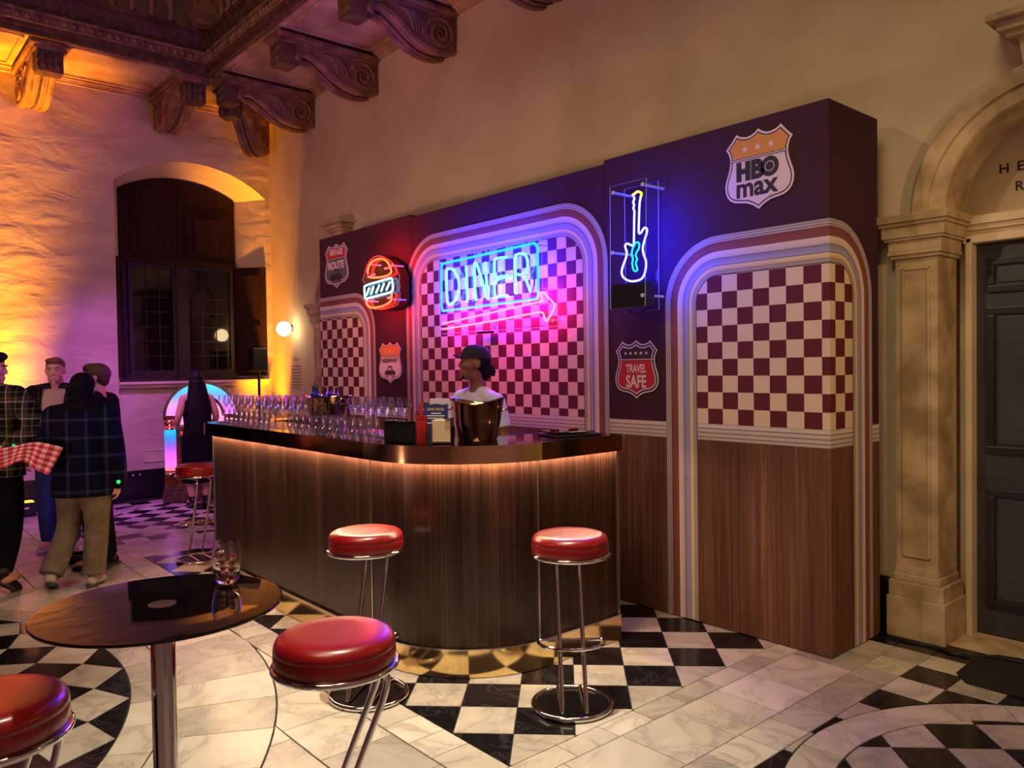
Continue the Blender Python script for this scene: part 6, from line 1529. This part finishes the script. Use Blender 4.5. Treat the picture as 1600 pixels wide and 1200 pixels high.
BOT=[(-6.801,0.833,0.892),(-6.725,0.921,0.913),(-6.679,0.975,0.94),(-6.628,1.035,0.967),(-6.585,1.083,0.943),(-6.542,1.131,0.891),(-6.49,1.19,0.862)]
mb=MB(); T_=smooth_path(TOP,5); B_=smooth_path(BOT,5); R_=7
nn=_d
for j in range(2):
    for i in range(len(T_)):
        for q in range(R_+1):
            v=q/R_; p=T_[i]*(1-v)+B_[i]*v; p=p+nn*(0.014*math.sin(i*0.7+v*2.2)+0.004*j); mb.v.append(p)
o0=len(T_)*(R_+1)
for i in range(len(T_)-1):
    for q in range(R_):
        a=i*(R_+1)+q; b=a+R_+1; uv=[(i/(len(T_)-1),q/R_),(i/(len(T_)-1),(q+1)/R_),((i+1)/(len(T_)-1),(q+1)/R_),((i+1)/(len(T_)-1),q/R_)]
        mb.face((a,a+1,b+1,b),0,uv,True); mb.face((o0+a,o0+b,o0+b+1,o0+a+1),0,[uv[0],uv[3],uv[2],uv[1]],True)
o=mb.build('gingham_cloth',M_ging); tag(o,'red and white gingham cloth held out at hip height by the plaid shirted man','cloth')
# --- woman at the jukebox, back view
t,body,k,J,Mh,D=person('woman in long black dress with long black hair seen from behind at the jukebox',(-9.40,3.26,0),math.radians(86),1.58,
   dict(elL=(-0.24,-0.01,1.16),elR=(0.24,-0.01,1.16),wrL=(-0.20,0.2,1.06),wrR=(0.20,0.2,1.06),hdirL=(0.1,1,0.1),hdirR=(-0.1,1,0.1),hipL=(-0.08,0,0.92),hipR=(0.08,0,0.92),ankL=(-0.09,-0.03,0.12),ankR=(0.08,-0.03,0.12),toeL=(-0.10,0.10,0.03),toeR=(0.10,0.10,0.03),shL=(-0.165,-0.01,1.42),shR=(0.165,-0.01,1.42)),SK[1],0,math.radians(-6))
mb=MB(); ch,wa,ne=J['chest'],J['waist'],J['neck']; hp=(J['hipL']+J['hipR'])/2
mb.loft([(Vector((0,0,0.30)),0.185,0.155),(Vector((0,0,0.6)),0.18,0.145),(hp,0.178,0.135),(wa,0.145,0.108),(ch,0.165,0.120),(ch+(ne-ch)*0.55,0.168,0.105),(ch+(ne-ch)*0.8,0.12,0.08)],26)
garment(t,'dress',mb,M_blackcloth,0.011,3)
shoes(t,J,k,M_shoe_d,M_sole,'sandal')
for s in 'LR':
    a=J['ank'+s]; mb=MB(); mb.tube([a+Vector((0.045*math.cos(2*PI*i/14),0.045*math.sin(2*PI*i/14),0.02)) for i in range(14)],0.006,6,True); mb.build('ankle_strap',M_shoe_d,t,True)
hd=J['head']; mb=hair_mb(hd,Mh,[(0,-0.02,0.05,0.088,0.105,0.088),(0,-0.05,-0.02,0.088,0.075,0.09)])
mb.loft([(hd+Vector((0,-0.10,-0.72)),0.07,0.03),(hd+Vector((0,-0.105,-0.58)),0.135,0.05),(hd+Vector((0,-0.10,-0.32)),0.145,0.06),(hd+Vector((0,-0.07,-0.12)),0.115,0.075),(hd+Vector((0,-0.04,0.02)),0.09,0.09)],22)
garment(t,'long_hair',mb,DARKH,0.009,2)
